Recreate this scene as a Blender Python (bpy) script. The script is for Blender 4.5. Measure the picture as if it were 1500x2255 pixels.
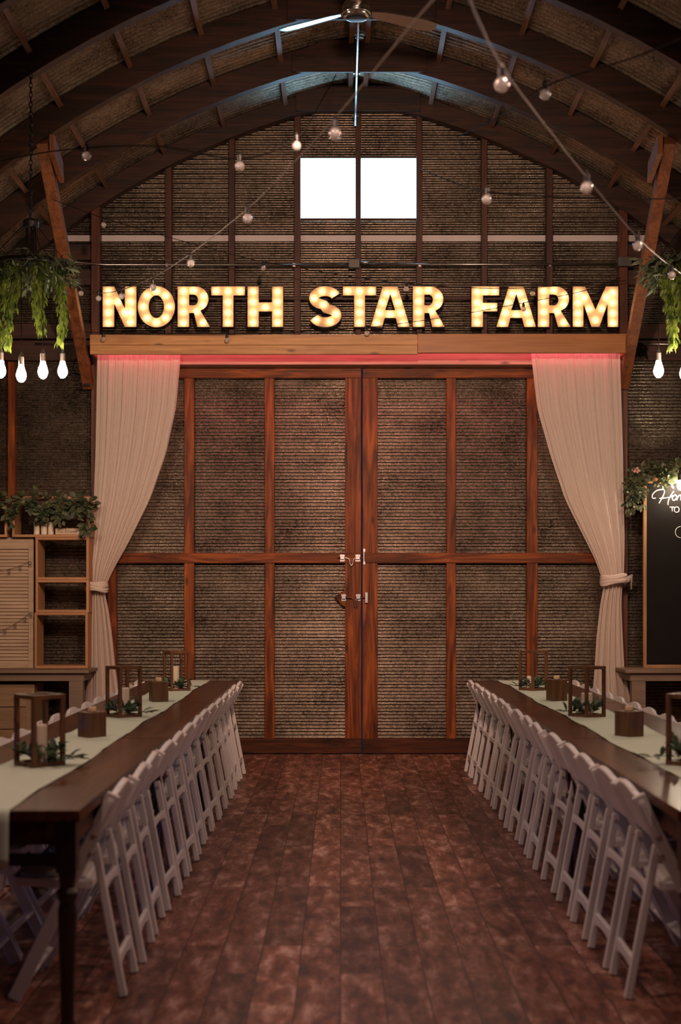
import bpy, math, random
from math import sin, cos, pi, radians, sqrt, asin, acos, atan2
from mathutils import Vector, Matrix, Euler
from mathutils.geometry import tessellate_polygon

for o in list(bpy.data.objects):
    bpy.data.objects.remove(o)
SC = bpy.context.scene
COL = SC.collection
rnd = random.Random(7)

# ------------------------------------------------------------------ camera, light, exposure
F = 3132.0            # focal length in pixels of the 1500 x 2255 frame
EYE = 1.5             # eye height
HOR = 1312.0          # picture row of the horizon

cam = bpy.data.cameras.new('camera')
cam.sensor_fit = 'AUTO'
cam.sensor_width = 36.0
cam.lens = F / 2255 * 36
cam.shift_y = (HOR - 1127.5) / 2255
cam.clip_start = 0.05
cam.dof.use_dof = True
cam.dof.focus_distance = 13.1
cam.dof.aperture_fstop = 2.5
camo = bpy.data.objects.new('camera', cam)
COL.objects.link(camo)
camo.location = (0, 0, EYE)
camo.rotation_euler = (pi / 2, 0, 0)
SC.camera = camo

SC.view_settings.view_transform = 'Standard'
SC.view_settings.look = 'None'
SC.view_settings.gamma = 1
SC.view_settings.use_curve_mapping = False
SC.view_settings.exposure = 0.0

world = bpy.data.worlds.new('world')
SC.world = world
world.use_nodes = True
bg = world.node_tree.nodes['Background']
bg.inputs['Color'].default_value = (0.16, 0.38, 1.0, 1)
bg.inputs['Strength'].default_value = 0.03


def lamp(name, kind, loc, energy, color, size=0.2, rot=(0, 0, 0), size_y=None, spread=None):
    l = bpy.data.lights.new(name, kind)
    l.energy = energy
    l.color = color
    if kind == 'AREA':
        l.size = size
        if size_y:
            l.shape = 'RECTANGLE'
            l.size_y = size_y
        if spread:
            l.spread = spread
    else:
        l.shadow_soft_size = size
    o = bpy.data.objects.new(name, l)
    COL.objects.link(o)
    o.location = loc
    o.rotation_euler = rot
    return o


WARM = (1.0, 0.63, 0.48)
# assumed further hanging lamps out of view; the aisle pair is added for the chairs
for i, (x, y, e) in enumerate([(-2.2, 6.6, 95), (2.5, 6.6, 95), (-0.75, 4.3, 85), (1.05, 4.3, 85)]):
    hl = lamp('assumed_hall_and_fill_lamp', 'SPOT', (x, y, 3.9), e, WARM, 0.18)   # cone keeps light off the roof in place of leafy crowns
    hl.data.spot_size = radians(172)
    hl.data.spot_blend = 0.25
# added spot, unseen overhead, that brightens the doors and end wall
sp = lamp('door_wash_fill', 'SPOT', (0.17, 5.2, 4.3), 1400, (1.0, 0.62, 0.45), 0.15)
sp.data.spot_size = radians(66)
sp.data.spot_blend = 1.0
sp.rotation_euler = (Vector((0.17, 13.4, 2.95)) - Vector((0.17, 5.2, 4.3))).to_track_quat('-Z', 'Y').to_euler()
# assumed daylight from the sides: low cool area lights added, no doorway built
lamp('assumed_side_daylight', 'AREA', (-4.3, 7.2, 0.30), 1.0, (0.16, 0.34, 1.0), 0.5, (0, radians(-90), 0), 3.4, radians(24))
lamp('assumed_side_daylight', 'AREA', (4.6, 7.2, 0.30), 0.7, (0.16, 0.34, 1.0), 0.5, (0, radians(90), 0), 3.4, radians(24))


def W(px, py, d):
    """the point at depth d seen at a picture position"""
    return Vector(((px - 750) * d / F, d, EYE + (HOR - py) * d / F))


# ------------------------------------------------------------------ helpers
class MB:
    def __init__(self):
        self.v = []
        self.f = []

    def add(self, vs, fs, M=None):
        n = len(self.v)
        for p in vs:
            p = Vector(p)
            self.v.append(tuple(M @ p) if M is not None else tuple(p))
        for f in fs:
            self.f.append(tuple(i + n for i in f))
        return self

    def box(self, c, s, M=None, rot=None):
        x, y, z = s[0] / 2, s[1] / 2, s[2] / 2
        vs = [Vector(p) for p in ((-x, -y, -z), (x, -y, -z), (x, y, -z), (-x, y, -z), (-x, -y, z), (x, -y, z), (x, y, z), (-x, y, z))]
        if rot is not None:
            R = Euler(rot).to_matrix()
            vs = [R @ p for p in vs]
        vs = [p + Vector(c) for p in vs]
        return self.add(vs, [(0, 3, 2, 1), (4, 5, 6, 7), (0, 1, 5, 4), (1, 2, 6, 5), (2, 3, 7, 6), (3, 0, 4, 7)], M)

    def span(self, a, b, M=None):
        a, b = Vector(a), Vector(b)
        return self.box((a + b) / 2, (abs(b.x - a.x), abs(b.y - a.y), abs(b.z - a.z)), M)

    def bar(self, a, b, w, h, up=(0, 0, 1), M=None):
        """box beam from a to b, w across, h along 'up'"""
        a, b = Vector(a), Vector(b)
        d = (b - a).normalized()
        s = d.cross(Vector(up))
        if s.length < 1e-5:
            s = d.cross(Vector((1, 0, 0)))
        s.normalize()
        u = s.cross(d).normalized()
        vs = []
        for p in (a, b):
            for i, j in ((-1, -1), (1, -1), (1, 1), (-1, 1)):
                vs.append(p + s * (i * w / 2) + u * (j * h / 2))
        return self.add(vs, [(0, 1, 2, 3), (7, 6, 5, 4), (0, 4, 5, 1), (1, 5, 6, 2), (2, 6, 7, 3), (3, 7, 4, 0)], M)

    def tube(self, pts, r, n=8, M=None, cap=True):
        pts = [Vector(p) for p in pts]
        vs, fs = [], []
        t = (pts[1] - pts[0]).normalized()
        s = t.orthogonal().normalized()
        m = len(pts)
        for i, p in enumerate(pts):
            t2 = (pts[min(i + 1, m - 1)] - pts[max(i - 1, 0)])
            if t2.length > 1e-9:
                t = t2.normalized()
            s = (s - t * s.dot(t))
            s = s.normalized() if s.length > 1e-6 else t.orthogonal().normalized()
            u = t.cross(s)
            rr = r[i] if isinstance(r, (list, tuple)) else r
            for k in range(n):
                a = 2 * pi * k / n
                vs.append(p + (s * cos(a) + u * sin(a)) * rr)
        for i in range(m - 1):
            for k in range(n):
                k2 = (k + 1) % n
                fs.append((i * n + k, i * n + k2, (i + 1) * n + k2, (i + 1) * n + k))
        if cap:
            fs.append(tuple(range(n - 1, -1, -1)))
            fs.append(tuple((m - 1) * n + k for k in range(n)))
        return self.add(vs, fs, M)

    def lathe(self, prof, n=16, c=(0, 0, 0), M=None, cap=True):
        vs, fs = [], []
        for r, z in prof:
            for k in range(n):
                a = 2 * pi * k / n
                vs.append((c[0] + r * cos(a), c[1] + r * sin(a), c[2] + z))
        m = len(prof)
        for i in range(m - 1):
            for k in range(n):
                k2 = (k + 1) % n
                fs.append((i * n + k, i * n + k2, (i + 1) * n + k2, (i + 1) * n + k))
        if cap:
            fs.append(tuple(range(n - 1, -1, -1)))
            fs.append(tuple((m - 1) * n + k for k in range(n)))
        return self.add(vs, fs, M)

    def prism(self, loop, depth, M=None, axis='y'):
        """polygon in the x,z plane given as (x, z), extruded along +y by depth"""
        n = len(loop)
        vs = [(x, 0, z) for x, z in loop] + [(x, depth, z) for x, z in loop]
        fs = [tuple(range(n)), tuple(range(2 * n - 1, n - 1, -1))]
        for i in range(n):
            j = (i + 1) % n
            fs.append((j, i, n + i, n + j))
        return self.add(vs, fs, M)

    def grid(self, fn, nu, nv, M=None):
        vs = [fn(i / nu, j / nv) for j in range(nv + 1) for i in range(nu + 1)]
        fs = [(j * (nu + 1) + i, j * (nu + 1) + i + 1, (j + 1) * (nu + 1) + i + 1, (j + 1) * (nu + 1) + i) for j in range(nv) for i in range(nu)]
        return self.add(vs, fs, M)

    def leaf(self, p, d, n, L, w, curl=0.15):
        p, d, n = Vector(p), Vector(d).normalized(), Vector(n)
        s = d.cross(n)
        if s.length < 1e-4:
            s = d.orthogonal()
        s.normalize()
        n = s.cross(d)
        pts = [p, p + d * L * .3 - s * w * .42 + n * L * .05, p + d * L * .3 + n * (-L * .02), p + d * L * .3 + s * w * .42 + n * L * .05,
               p + d * L * .65 - s * w * .45 + n * L * (.05 - curl * .3), p + d * L * .65 - n * L * curl * .45, p + d * L * .65 + s * w * .45 + n * L * (.05 - curl * .3),
               p + d * L - n * L * curl]
        return self.add(pts, [(0, 2, 1), (0, 3, 2), (1, 2, 5, 4), (2, 3, 6, 5), (4, 5, 7), (5, 6, 7)])

    def build(self, name, mat, parent=None, smooth=False, bevel=0.0, seg=2, loc=None, subsurf=0):
        me = bpy.data.meshes.new(name)
        me.from_pydata([tuple(p) for p in self.v], [], self.f)
        me.update()
        if mat:
            me.materials.append(mat)
        if smooth:
            me.polygons.foreach_set('use_smooth', [True] * len(me.polygons))
        o = bpy.data.objects.new(name, me)
        COL.objects.link(o)
        if parent is not None:
            o.parent = parent
        if loc is not None:
            o.location = loc
        if bevel:
            b = o.modifiers.new('edge', 'BEVEL')
            b.width = bevel
            b.segments = seg
            b.limit_method = 'ANGLE'
            b.angle_limit = radians(40)
        if subsurf:
            s = o.modifiers.new('sub', 'SUBSURF')
            s.levels = subsurf
            s.render_levels = subsurf
        return o


def tag(o, label, cat, group=None, kind=None):
    o['label'] = label
    o['category'] = cat
    if group:
        o['group'] = group
    if kind:
        o['kind'] = kind
    return o


def thing(name, loc, label, cat, group=None, rz=0.0, kind=None):
    o = bpy.data.objects.new(name, None)
    o.empty_display_size = 0.1
    COL.objects.link(o)
    o.location = loc
    o.rotation_euler = (0, 0, rz)
    return tag(o, label, cat, group, kind)


def kids(o):
    return [c for c in o.children]


def dup(root, loc, rz, label, group=None):
    r = root.copy()
    COL.objects.link(r)
    r.location = loc
    r.rotation_euler = (0, 0, rz)
    r['label'] = label
    if group:
        r['group'] = group
    for ch in kids(root):
        c = ch.copy()
        COL.objects.link(c)
        c.parent = r
        for g in kids(ch):
            d = g.copy()
            COL.objects.link(d)
            d.parent = c
    return r


ORD = ['nearest', 'second', 'third', 'fourth', 'fifth', 'sixth', 'seventh', 'eighth', 'ninth', 'tenth', 'eleventh', 'twelfth', 'thirteenth', 'fourteenth', 'fifteenth', 'sixteenth']


# ------------------------------------------------------------------ materials
def newmat(name):
    m = bpy.data.materials.new(name)
    m.use_nodes = True
    nt = m.node_tree
    nt.nodes.clear()
    out = nt.nodes.new('ShaderNodeOutputMaterial')
    b = nt.nodes.new('ShaderNodeBsdfPrincipled')
    nt.links.new(b.outputs[0], out.inputs[0])
    return m, nt, b, out


def N(nt, typ, **kw):
    n = nt.nodes.new('ShaderNode' + typ)
    for k, v in kw.items():
        if k in n.inputs:
            n.inputs[k].default_value = v
        else:
            setattr(n, k, v)
    return n


def plain(name, col, rough=0.5, metal=0.0, bump=0.0, bscale=60, var=0.0, emit=None, estr=0.0, trans=0.0):
    m, nt, b, out = newmat(name)
    b.inputs['Base Color'].default_value = (*col, 1)
    b.inputs['Roughness'].default_value = rough
    b.inputs['Metallic'].default_value = metal
    tc = N(nt, 'TexCoord')
    nz = N(nt, 'TexNoise', Scale=bscale, Detail=4.0)
    nt.links.new(tc.outputs['Object'], nz.inputs['Vector'])
    if var:
        mx = N(nt, 'MixRGB')
        mx.inputs[1].default_value = (*[c * (1 - var) for c in col], 1)
        mx.inputs[2].default_value = (*[min(1, c * (1 + var)) for c in col], 1)
        nt.links.new(nz.outputs[0], mx.inputs[0])
        nt.links.new(mx.outputs[0], b.inputs['Base Color'])
    if bump:
        bp = N(nt, 'Bump', Strength=bump, Distance=0.01)
        nt.links.new(nz.outputs[0], bp.inputs['Height'])
        nt.links.new(bp.outputs[0], b.inputs['Normal'])
    if emit:
        b.inputs['Emission Color'].default_value = (*emit, 1)
        b.inputs['Emission Strength'].default_value = estr
    return m


def wood(name, dark, light, axis, rough=0.5, scale=1.0, knots=0.0, grain=1.0, mid=None, spec=0.5):
    m, nt, b, out = newmat(name)
    tc = N(nt, 'TexCoord')
    oi = N(nt, 'ObjectInfo')
    mul = N(nt, 'VectorMath', operation='SCALE')
    mul.inputs[0].default_value = (13.1, 7.7, 19.3)
    nt.links.new(oi.outputs['Random'], mul.inputs['Scale'])
    ad = N(nt, 'VectorMath', operation='ADD')
    nt.links.new(tc.outputs['Object'], ad.inputs[0])
    nt.links.new(mul.outputs[0], ad.inputs[1])
    mp = N(nt, 'Mapping')
    s = [9.0 * scale] * 3
    s['xyz'.index(axis)] = 0.8 * scale
    mp.inputs['Scale'].default_value = s
    nt.links.new(ad.outputs[0], mp.inputs['Vector'])
    n1 = N(nt, 'TexNoise', Scale=1.6, Detail=6.0, Roughness=0.6, Distortion=1.2)
    nt.links.new(mp.outputs[0], n1.inputs['Vector'])
    s2 = [70.0 * scale] * 3
    s2['xyz'.index(axis)] = 2.0 * scale
    mp2 = N(nt, 'Mapping')
    mp2.inputs['Scale'].default_value = s2
    nt.links.new(ad.outputs[0], mp2.inputs['Vector'])
    n2 = N(nt, 'TexNoise', Scale=1.0, Detail=3.0)
    nt.links.new(mp2.outputs[0], n2.inputs['Vector'])
    r = N(nt, 'ValToRGB')
    r.color_ramp.elements[0].position = 0.30
    r.color_ramp.elements[1].position = 0.70
    r.color_ramp.elements[0].color = (*dark, 1)
    r.color_ramp.elements[1].color = (*light, 1)
    if mid:
        e = r.color_ramp.elements.new(0.48)
        e.color = (*mid, 1)
    nt.links.new(n1.outputs[0], r.inputs[0])
    mx = N(nt, 'MixRGB', blend_type='MULTIPLY')
    mx.inputs[0].default_value = 0.55 * grain
    nt.links.new(r.outputs[0], mx.inputs[1])
    nt.links.new(n2.outputs[0], mx.inputs[2])
    col = mx.outputs[0]
    if knots:
        mp3 = N(nt, 'Mapping')
        s3 = [7.0] * 3
        s3['xyz'.index(axis)] = 2.6
        mp3.inputs['Scale'].default_value = s3
        nt.links.new(ad.outputs[0], mp3.inputs['Vector'])
        vo = N(nt, 'TexVoronoi', Scale=1.0)
        nt.links.new(mp3.outputs[0], vo.inputs['Vector'])
        kr = N(nt, 'ValToRGB')
        kr.color_ramp.elements[0].position = 0.05
        kr.color_ramp.elements[1].position = 0.16
        kr.color_ramp.elements[0].color = (0.12, 0.08, 0.06, 1)
        kr.color_ramp.elements[1].color = (1, 1, 1, 1)
        nt.links.new(vo.outputs['Distance'], kr.inputs[0])
        m2 = N(nt, 'MixRGB', blend_type='MULTIPLY')
        m2.inputs[0].default_value = knots
        nt.links.new(col, m2.inputs[1])
        nt.links.new(kr.outputs[0], m2.inputs[2])
        col = m2.outputs[0]
    nt.links.new(col, b.inputs['Base Color'])
    b.inputs['Roughness'].default_value = rough
    b.inputs['Specular IOR Level'].default_value = spec
    bp = N(nt, 'Bump', Strength=0.25, Distance=0.004)
    nt.links.new(n2.outputs[0], bp.inputs['Height'])
    nt.links.new(bp.outputs[0], b.inputs['Normal'])
    return m


def zinc(name, dark, light, rough=0.42, metal=0.6, stretch=(1, 1, 1)):
    m, nt, b, out = newmat(name)
    tc = N(nt, 'TexCoord')
    mp = N(nt, 'Mapping')
    mp.inputs['Scale'].default_value = stretch
    nt.links.new(tc.outputs['Object'], mp.inputs['Vector'])
    vo = N(nt, 'TexVoronoi', Scale=110.0)
    nt.links.new(mp.outputs[0], vo.inputs['Vector'])
    n1 = N(nt, 'TexNoise', Scale=2.2, Detail=5.0, Roughness=0.65)
    nt.links.new(mp.outputs[0], n1.inputs['Vector'])
    n2 = N(nt, 'TexNoise', Scale=38.0, Detail=3.0)
    nt.links.new(mp.outputs[0], n2.inputs['Vector'])
    sep = N(nt, 'SeparateColor')
    nt.links.new(vo.outputs['Color'], sep.inputs[0])
    a1 = N(nt, 'Math', operation='MULTIPLY')
    a1.inputs[1].default_value = 0.22
    nt.links.new(sep.outputs[0], a1.inputs[0])
    a2 = N(nt, 'Math', operation='MULTIPLY_ADD')
    a2.inputs[1].default_value = 0.75
    nt.links.new(n1.outputs[0], a2.inputs[0])
    nt.links.new(a1.outputs[0], a2.inputs[2])
    a3 = N(nt, 'Math', operation='MULTIPLY_ADD')
    a3.inputs[1].default_value = 0.36
    nt.links.new(n2.outputs[0], a3.inputs[0])
    nt.links.new(a2.outputs[0], a3.inputs[2])
    r = N(nt, 'ValToRGB')
    r.color_ramp.elements[0].position = 0.42
    r.color_ramp.elements[1].position = 1.0
    r.color_ramp.elements[0].color = (*dark, 1)
    r.color_ramp.elements[1].color = (*light, 1)
    nt.links.new(a3.outputs[0], r.inputs[0])
    nt.links.new(r.outputs[0], b.inputs['Base Color'])
    b.inputs['Metallic'].default_value = metal
    rr = N(nt, 'MapRange')
    rr.inputs[3].default_value = rough - 0.04
    rr.inputs[4].default_value = rough + 0.10
    nt.links.new(sep.outputs[1], rr.inputs[0])
    nt.links.new(rr.outputs[0], b.inputs['Roughness'])
    return m


def leafmat(name, dark, light, transl=0.35):
    m, nt, b, out = newmat(name)
    tc = N(nt, 'TexCoord')
    nz = N(nt, 'TexNoise', Scale=14.0, Detail=2.0)
    nt.links.new(tc.outputs['Object'], nz.inputs['Vector'])
    r = N(nt, 'ValToRGB')
    r.color_ramp.elements[0].position = 0.35
    r.color_ramp.elements[1].position = 0.65
    r.color_ramp.elements[0].color = (*dark, 1)
    r.color_ramp.elements[1].color = (*light, 1)
    nt.links.new(nz.outputs[0], r.inputs[0])
    nt.links.new(r.outputs[0], b.inputs['Base Color'])
    b.inputs['Roughness'].default_value = 0.5
    tr = N(nt, 'BsdfTranslucent')
    nt.links.new(r.outputs[0], tr.inputs[0])
    mx = N(nt, 'MixShader')
    mx.inputs[0].default_value = transl
    nt.links.new(b.outputs[0], mx.inputs[1])
    nt.links.new(tr.outputs[0], mx.inputs[2])
    nt.links.new(mx.outputs[0], out.inputs[0])
    return m


RED_D, RED_L, RED_M = (0.030, 0.008, 0.003), (0.50, 0.130, 0.022), (0.20, 0.046, 0.009)
M_redX = wood('stained fir along x', RED_D, RED_L, 'x', 0.5, knots=0.8, mid=RED_M, spec=0.2)
M_redY = wood('stained fir along y', RED_D, RED_L, 'y', 0.5, knots=0.8, mid=RED_M, spec=0.2)
M_redZ = wood('stained fir along z', RED_D, RED_L, 'z', 0.5, knots=0.8, mid=RED_M, spec=0.2)
M_rib = wood('old dark laminated fir', (0.012, 0.005, 0.0025), (0.085, 0.027, 0.010), 'x', 0.55, mid=(0.036, 0.012, 0.005))
M_studZ = wood('old dark fir stud', (0.025, 0.008, 0.004), (0.13, 0.040, 0.018), 'z', 0.6)
M_girt = wood('old dark fir girt', (0.025, 0.010, 0.005), (0.10, 0.034, 0.015), 'x', 0.6)
M_post = wood('post fir', RED_D, (0.22, 0.06, 0.022), 'z', 0.5)
M_sill = wood('dirty fir rail with painted shade', (0.012, 0.004, 0.002), (0.17, 0.048, 0.016), 'x', 0.6, knots=0.6, mid=(0.07, 0.02, 0.007), spec=0.2)  # dark from dirt and from shade painted into the colour
M_purlin = wood('fir purlin', (0.10, 0.045, 0.022), (0.30, 0.14, 0.075), 'y', 0.6)
M_brace = wood('orange fir brace', (0.16, 0.05, 0.018), (0.42, 0.15, 0.055), 'z', 0.5, knots=0.5)
M_fascia = wood('honey cedar', (0.50, 0.22, 0.065), (0.80, 0.42, 0.145), 'x', 0.5, knots=0.85)
M_fascia2 = wood('redder smooth cedar', (0.40, 0.15, 0.035), (0.52, 0.205, 0.052), 'x', 0.45, knots=0.0)
M_header = wood('pale fir header', (0.40, 0.22, 0.15), (0.62, 0.40, 0.30), 'x', 0.5, knots=0.9)
M_table = wood('walnut stained table top', (0.045, 0.015, 0.007), (0.165, 0.060, 0.027), 'y', 0.26, mid=(0.095, 0.033, 0.015), spec=0.08)
M_tleg = wood('near black turned leg', (0.012, 0.005, 0.003), (0.05, 0.02, 0.011), 'z', 0.4)
M_lantern = wood('walnut lantern wood', (0.10, 0.042, 0.018), (0.26, 0.115, 0.050), 'z', 0.45)
M_block = wood('teak block', (0.09, 0.040, 0.014), (0.24, 0.115, 0.042), 'z', 0.45, scale=1.6)
M_crate = wood('fresh pine crate', (0.50, 0.24, 0.10), (0.74, 0.40, 0.19), 'x', 0.55)
M_crateZ = wood('fresh pine crate upright', (0.50, 0.24, 0.10), (0.74, 0.40, 0.19), 'z', 0.55)
M_shut = wood('weathered cream shutter', (0.46, 0.33, 0.22), (0.66, 0.49, 0.34), 'x', 0.65, grain=0.5)
M_bench = wood('grey brown painted bench', (0.20, 0.14, 0.095), (0.29, 0.205, 0.145), 'x', 0.6, grain=0.4)
M_cab = wood('pale birch cabinet', (0.30, 0.19, 0.10), (0.42, 0.28, 0.16), 'x', 0.55, grain=0.4)
M_bframe = wood('honey pine board frame', (0.40, 0.20, 0.08), (0.58, 0.32, 0.15), 'z', 0.5)

M_zincW = zinc('galvanised wall sheet', (0.030, 0.024, 0.017), (0.38, 0.315, 0.25), 0.28, 0.85, (.7, 1, 1))
M_zincD = zinc('galvanised door sheet', (0.030, 0.023, 0.017), (0.38, 0.31, 0.245), 0.28, 0.85, (.7, 1, 1))
M_zincR = zinc('galvanised roof sheet', (0.035, 0.028, 0.020), (0.55, 0.45, 0.34), 0.40, 0.75)
M_strip = plain('grey flat steel strip', (0.58, 0.52, 0.52), 0.6, var=0.06)
M_steel = plain('bright steel', (0.62, 0.60, 0.58), 0.28, 1.0)
M_conduit = plain('zinc conduit', (0.55, 0.54, 0.52), 0.32, 1.0)
M_greybox = plain('grey junction box', (0.10, 0.095, 0.09), 0.5, 0.3)
M_rust = plain('rusty bolt steel', (0.16, 0.10, 0.07), 0.5, 0.8, var=0.3)
M_black = plain('black plastic', (0.008, 0.008, 0.009), 0.45)
M_blackm = plain('black metal', (0.012, 0.011, 0.011), 0.4, 0.6)
M_chrome = plain('brushed chrome', (0.55, 0.54, 0.53), 0.22, 1.0)
M_nickel = plain('nickel lamp holder', (0.30, 0.28, 0.26), 0.3, 1.0)
M_chair = plain('white resin', (0.74, 0.71, 0.72), 0.34, 0.0, bump=0.03, bscale=90)
M_vinyl = plain('white vinyl pad', (0.70, 0.66, 0.64), 0.45, bump=0.08, bscale=40)
M_wax = plain('cream wax', (0.78, 0.60, 0.38), 0.45)
M_wax2 = plain('ivory wax', (0.80, 0.70, 0.55), 0.45)
M_runner = plain('sage linen', (0.54, 0.62, 0.52), 0.85, bump=0.15, bscale=350, var=0.06)
M_cordb = plain('black cable', (0.010, 0.008, 0.007), 0.9)
M_cordb.node_tree.nodes['Principled BSDF'].inputs['Specular IOR Level'].default_value = 0.05
M_cordt = plain('clear beige cable', (0.10, 0.068, 0.05), 0.4)
M_chalk = plain('black chalkboard', (0.010, 0.0085, 0.008), 0.7, var=0.25, bscale=6)
M_chalk.node_tree.nodes['Principled BSDF'].inputs['Specular IOR Level'].default_value = 0.12
M_white = plain('white paint', (0.85, 0.82, 0.78), 0.6)
M_signface = plain('cream sign face', (0.66, 0.52, 0.38), 0.6)
M_ink = plain('dark ink', (0.02, 0.014, 0.012), 0.6)
M_twine = plain('dark twine', (0.09, 0.055, 0.03), 0.8)
M_vine = leafmat('fern green vine leaf', (0.045, 0.085, 0.012), (0.24, 0.33, 0.05), 0.35)
M_pine = leafmat('dark grey green leaf', (0.025, 0.040, 0.018), (0.10, 0.125, 0.06), 0.2)
M_euca = leafmat('eucalyptus leaf', (0.035, 0.065, 0.040), (0.13, 0.19, 0.12), 0.25)
M_garl = leafmat('dull green garland leaf', (0.030, 0.050, 0.024), (0.15, 0.17, 0.085), 0.25)
M_rose = plain('pink cloth rose', (0.70, 0.42, 0.36), 0.7)
M_stem = plain('brown stem', (0.07, 0.045, 0.02), 0.7)
M_rimL = plain('black letter rim', (0.012, 0.008, 0.006), 0.5)
M_bulb_on = plain('lit filament bulb', (1, 1, 1), 0.3, emit=(1.0, 0.74, 0.52), estr=200.0)
M_bulb_board = plain('lit board bulb', (1, 1, 1), 0.3, emit=(1.0, 0.78, 0.56), estr=420.0)
M_led = plain('red led strip', (0.9, 0.2, 0.2), 0.4, emit=(1.0, 0.12, 0.22), estr=13.0)
M_signbulb = plain('letter bulb', (1, 1, 1), 0.4, emit=(1.0, 0.55, 0.28), estr=30.0)
M_letback = plain('white letter backing', (0.16, 0.11, 0.075), 0.7)


def make_glass():
    m, nt, b, out = newmat('clear bulb glass')
    nt.nodes.remove(b)
    lw = N(nt, 'LayerWeight', Blend=0.35)
    gl = N(nt, 'BsdfGlossy', Roughness=0.06)
    gl.inputs[0].default_value = (1, 0.97, 0.95, 1)
    tp = N(nt, 'BsdfGlass', Roughness=0.04, IOR=1.35)
    tp.inputs[0].default_value = (0.96, 0.94, 0.92, 1)
    df = N(nt, 'BsdfTranslucent')
    df.inputs[0].default_value = (0.9, 0.85, 0.83, 1)
    d2 = N(nt, 'BsdfDiffuse')
    d2.inputs[0].default_value = (0.9, 0.85, 0.83, 1)
    md = N(nt, 'MixShader')
    md.inputs[0].default_value = 0.5
    nt.links.new(df.outputs[0], md.inputs[1])
    nt.links.new(d2.outputs[0], md.inputs[2])
    m1 = N(nt, 'MixShader')
    m1.inputs[0].default_value = 0.6
    nt.links.new(tp.outputs[0], m1.inputs[1])
    nt.links.new(md.outputs[0], m1.inputs[2])
    m2 = N(nt, 'MixShader')
    nt.links.new(lw.outputs['Facing'], m2.inputs[0])
    nt.links.new(m1.outputs[0], m2.inputs[1])
    nt.links.new(gl.outputs[0], m2.inputs[2])
    nt.links.new(m2.outputs[0], out.inputs[0])
    return m


M_glass = make_glass()


def make_sheer():
    m, nt, b, out = newmat('sheer ivory tulle')
    nt.nodes.remove(b)
    d = N(nt, 'BsdfDiffuse')
    d.inputs[0].default_value = (0.90, 0.80, 0.72, 1)
    t = N(nt, 'BsdfTranslucent')
    t.inputs[0].default_value = (0.90, 0.78, 0.70, 1)
    tp = N(nt, 'BsdfTransparent')
    m1 = N(nt, 'MixShader')
    m1.inputs[0].default_value = 0.3
    nt.links.new(d.outputs[0], m1.inputs[1])
    nt.links.new(t.outputs[0], m1.inputs[2])
    m2 = N(nt, 'MixShader')
    # the tulle lets more through where it is seen face on
    lw = N(nt, 'LayerWeight', Blend=0.5)
    mr = N(nt, 'MapRange')
    mr.inputs[3].default_value = 0.80
    mr.inputs[4].default_value = 0.97
    nt.links.new(lw.outputs['Facing'], mr.inputs[0])
    nt.links.new(mr.outputs[0], m2.inputs[0])
    nt.links.new(tp.outputs[0], m2.inputs[1])
    nt.links.new(m1.outputs[0], m2.inputs[2])
    nt.links.new(m2.outputs[0], out.inputs[0])
    return m


M_sheer = make_sheer()


def make_letterface():
    m, nt, b, out = newmat('translucent letter face')
    nt.nodes.remove(b)
    t = N(nt, 'BsdfTranslucent')
    t.inputs[0].default_value = (1.0, 0.79, 0.55, 1)
    d = N(nt, 'BsdfDiffuse')
    d.inputs[0].default_value = (0.75, 0.6, 0.42, 1)
    mx = N(nt, 'MixShader')
    mx.inputs[0].default_value = 0.25
    nt.links.new(t.outputs[0], mx.inputs[1])
    nt.links.new(d.outputs[0], mx.inputs[2])
    nt.links.new(mx.outputs[0], out.inputs[0])
    return m


M_face = make_letterface()


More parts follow.
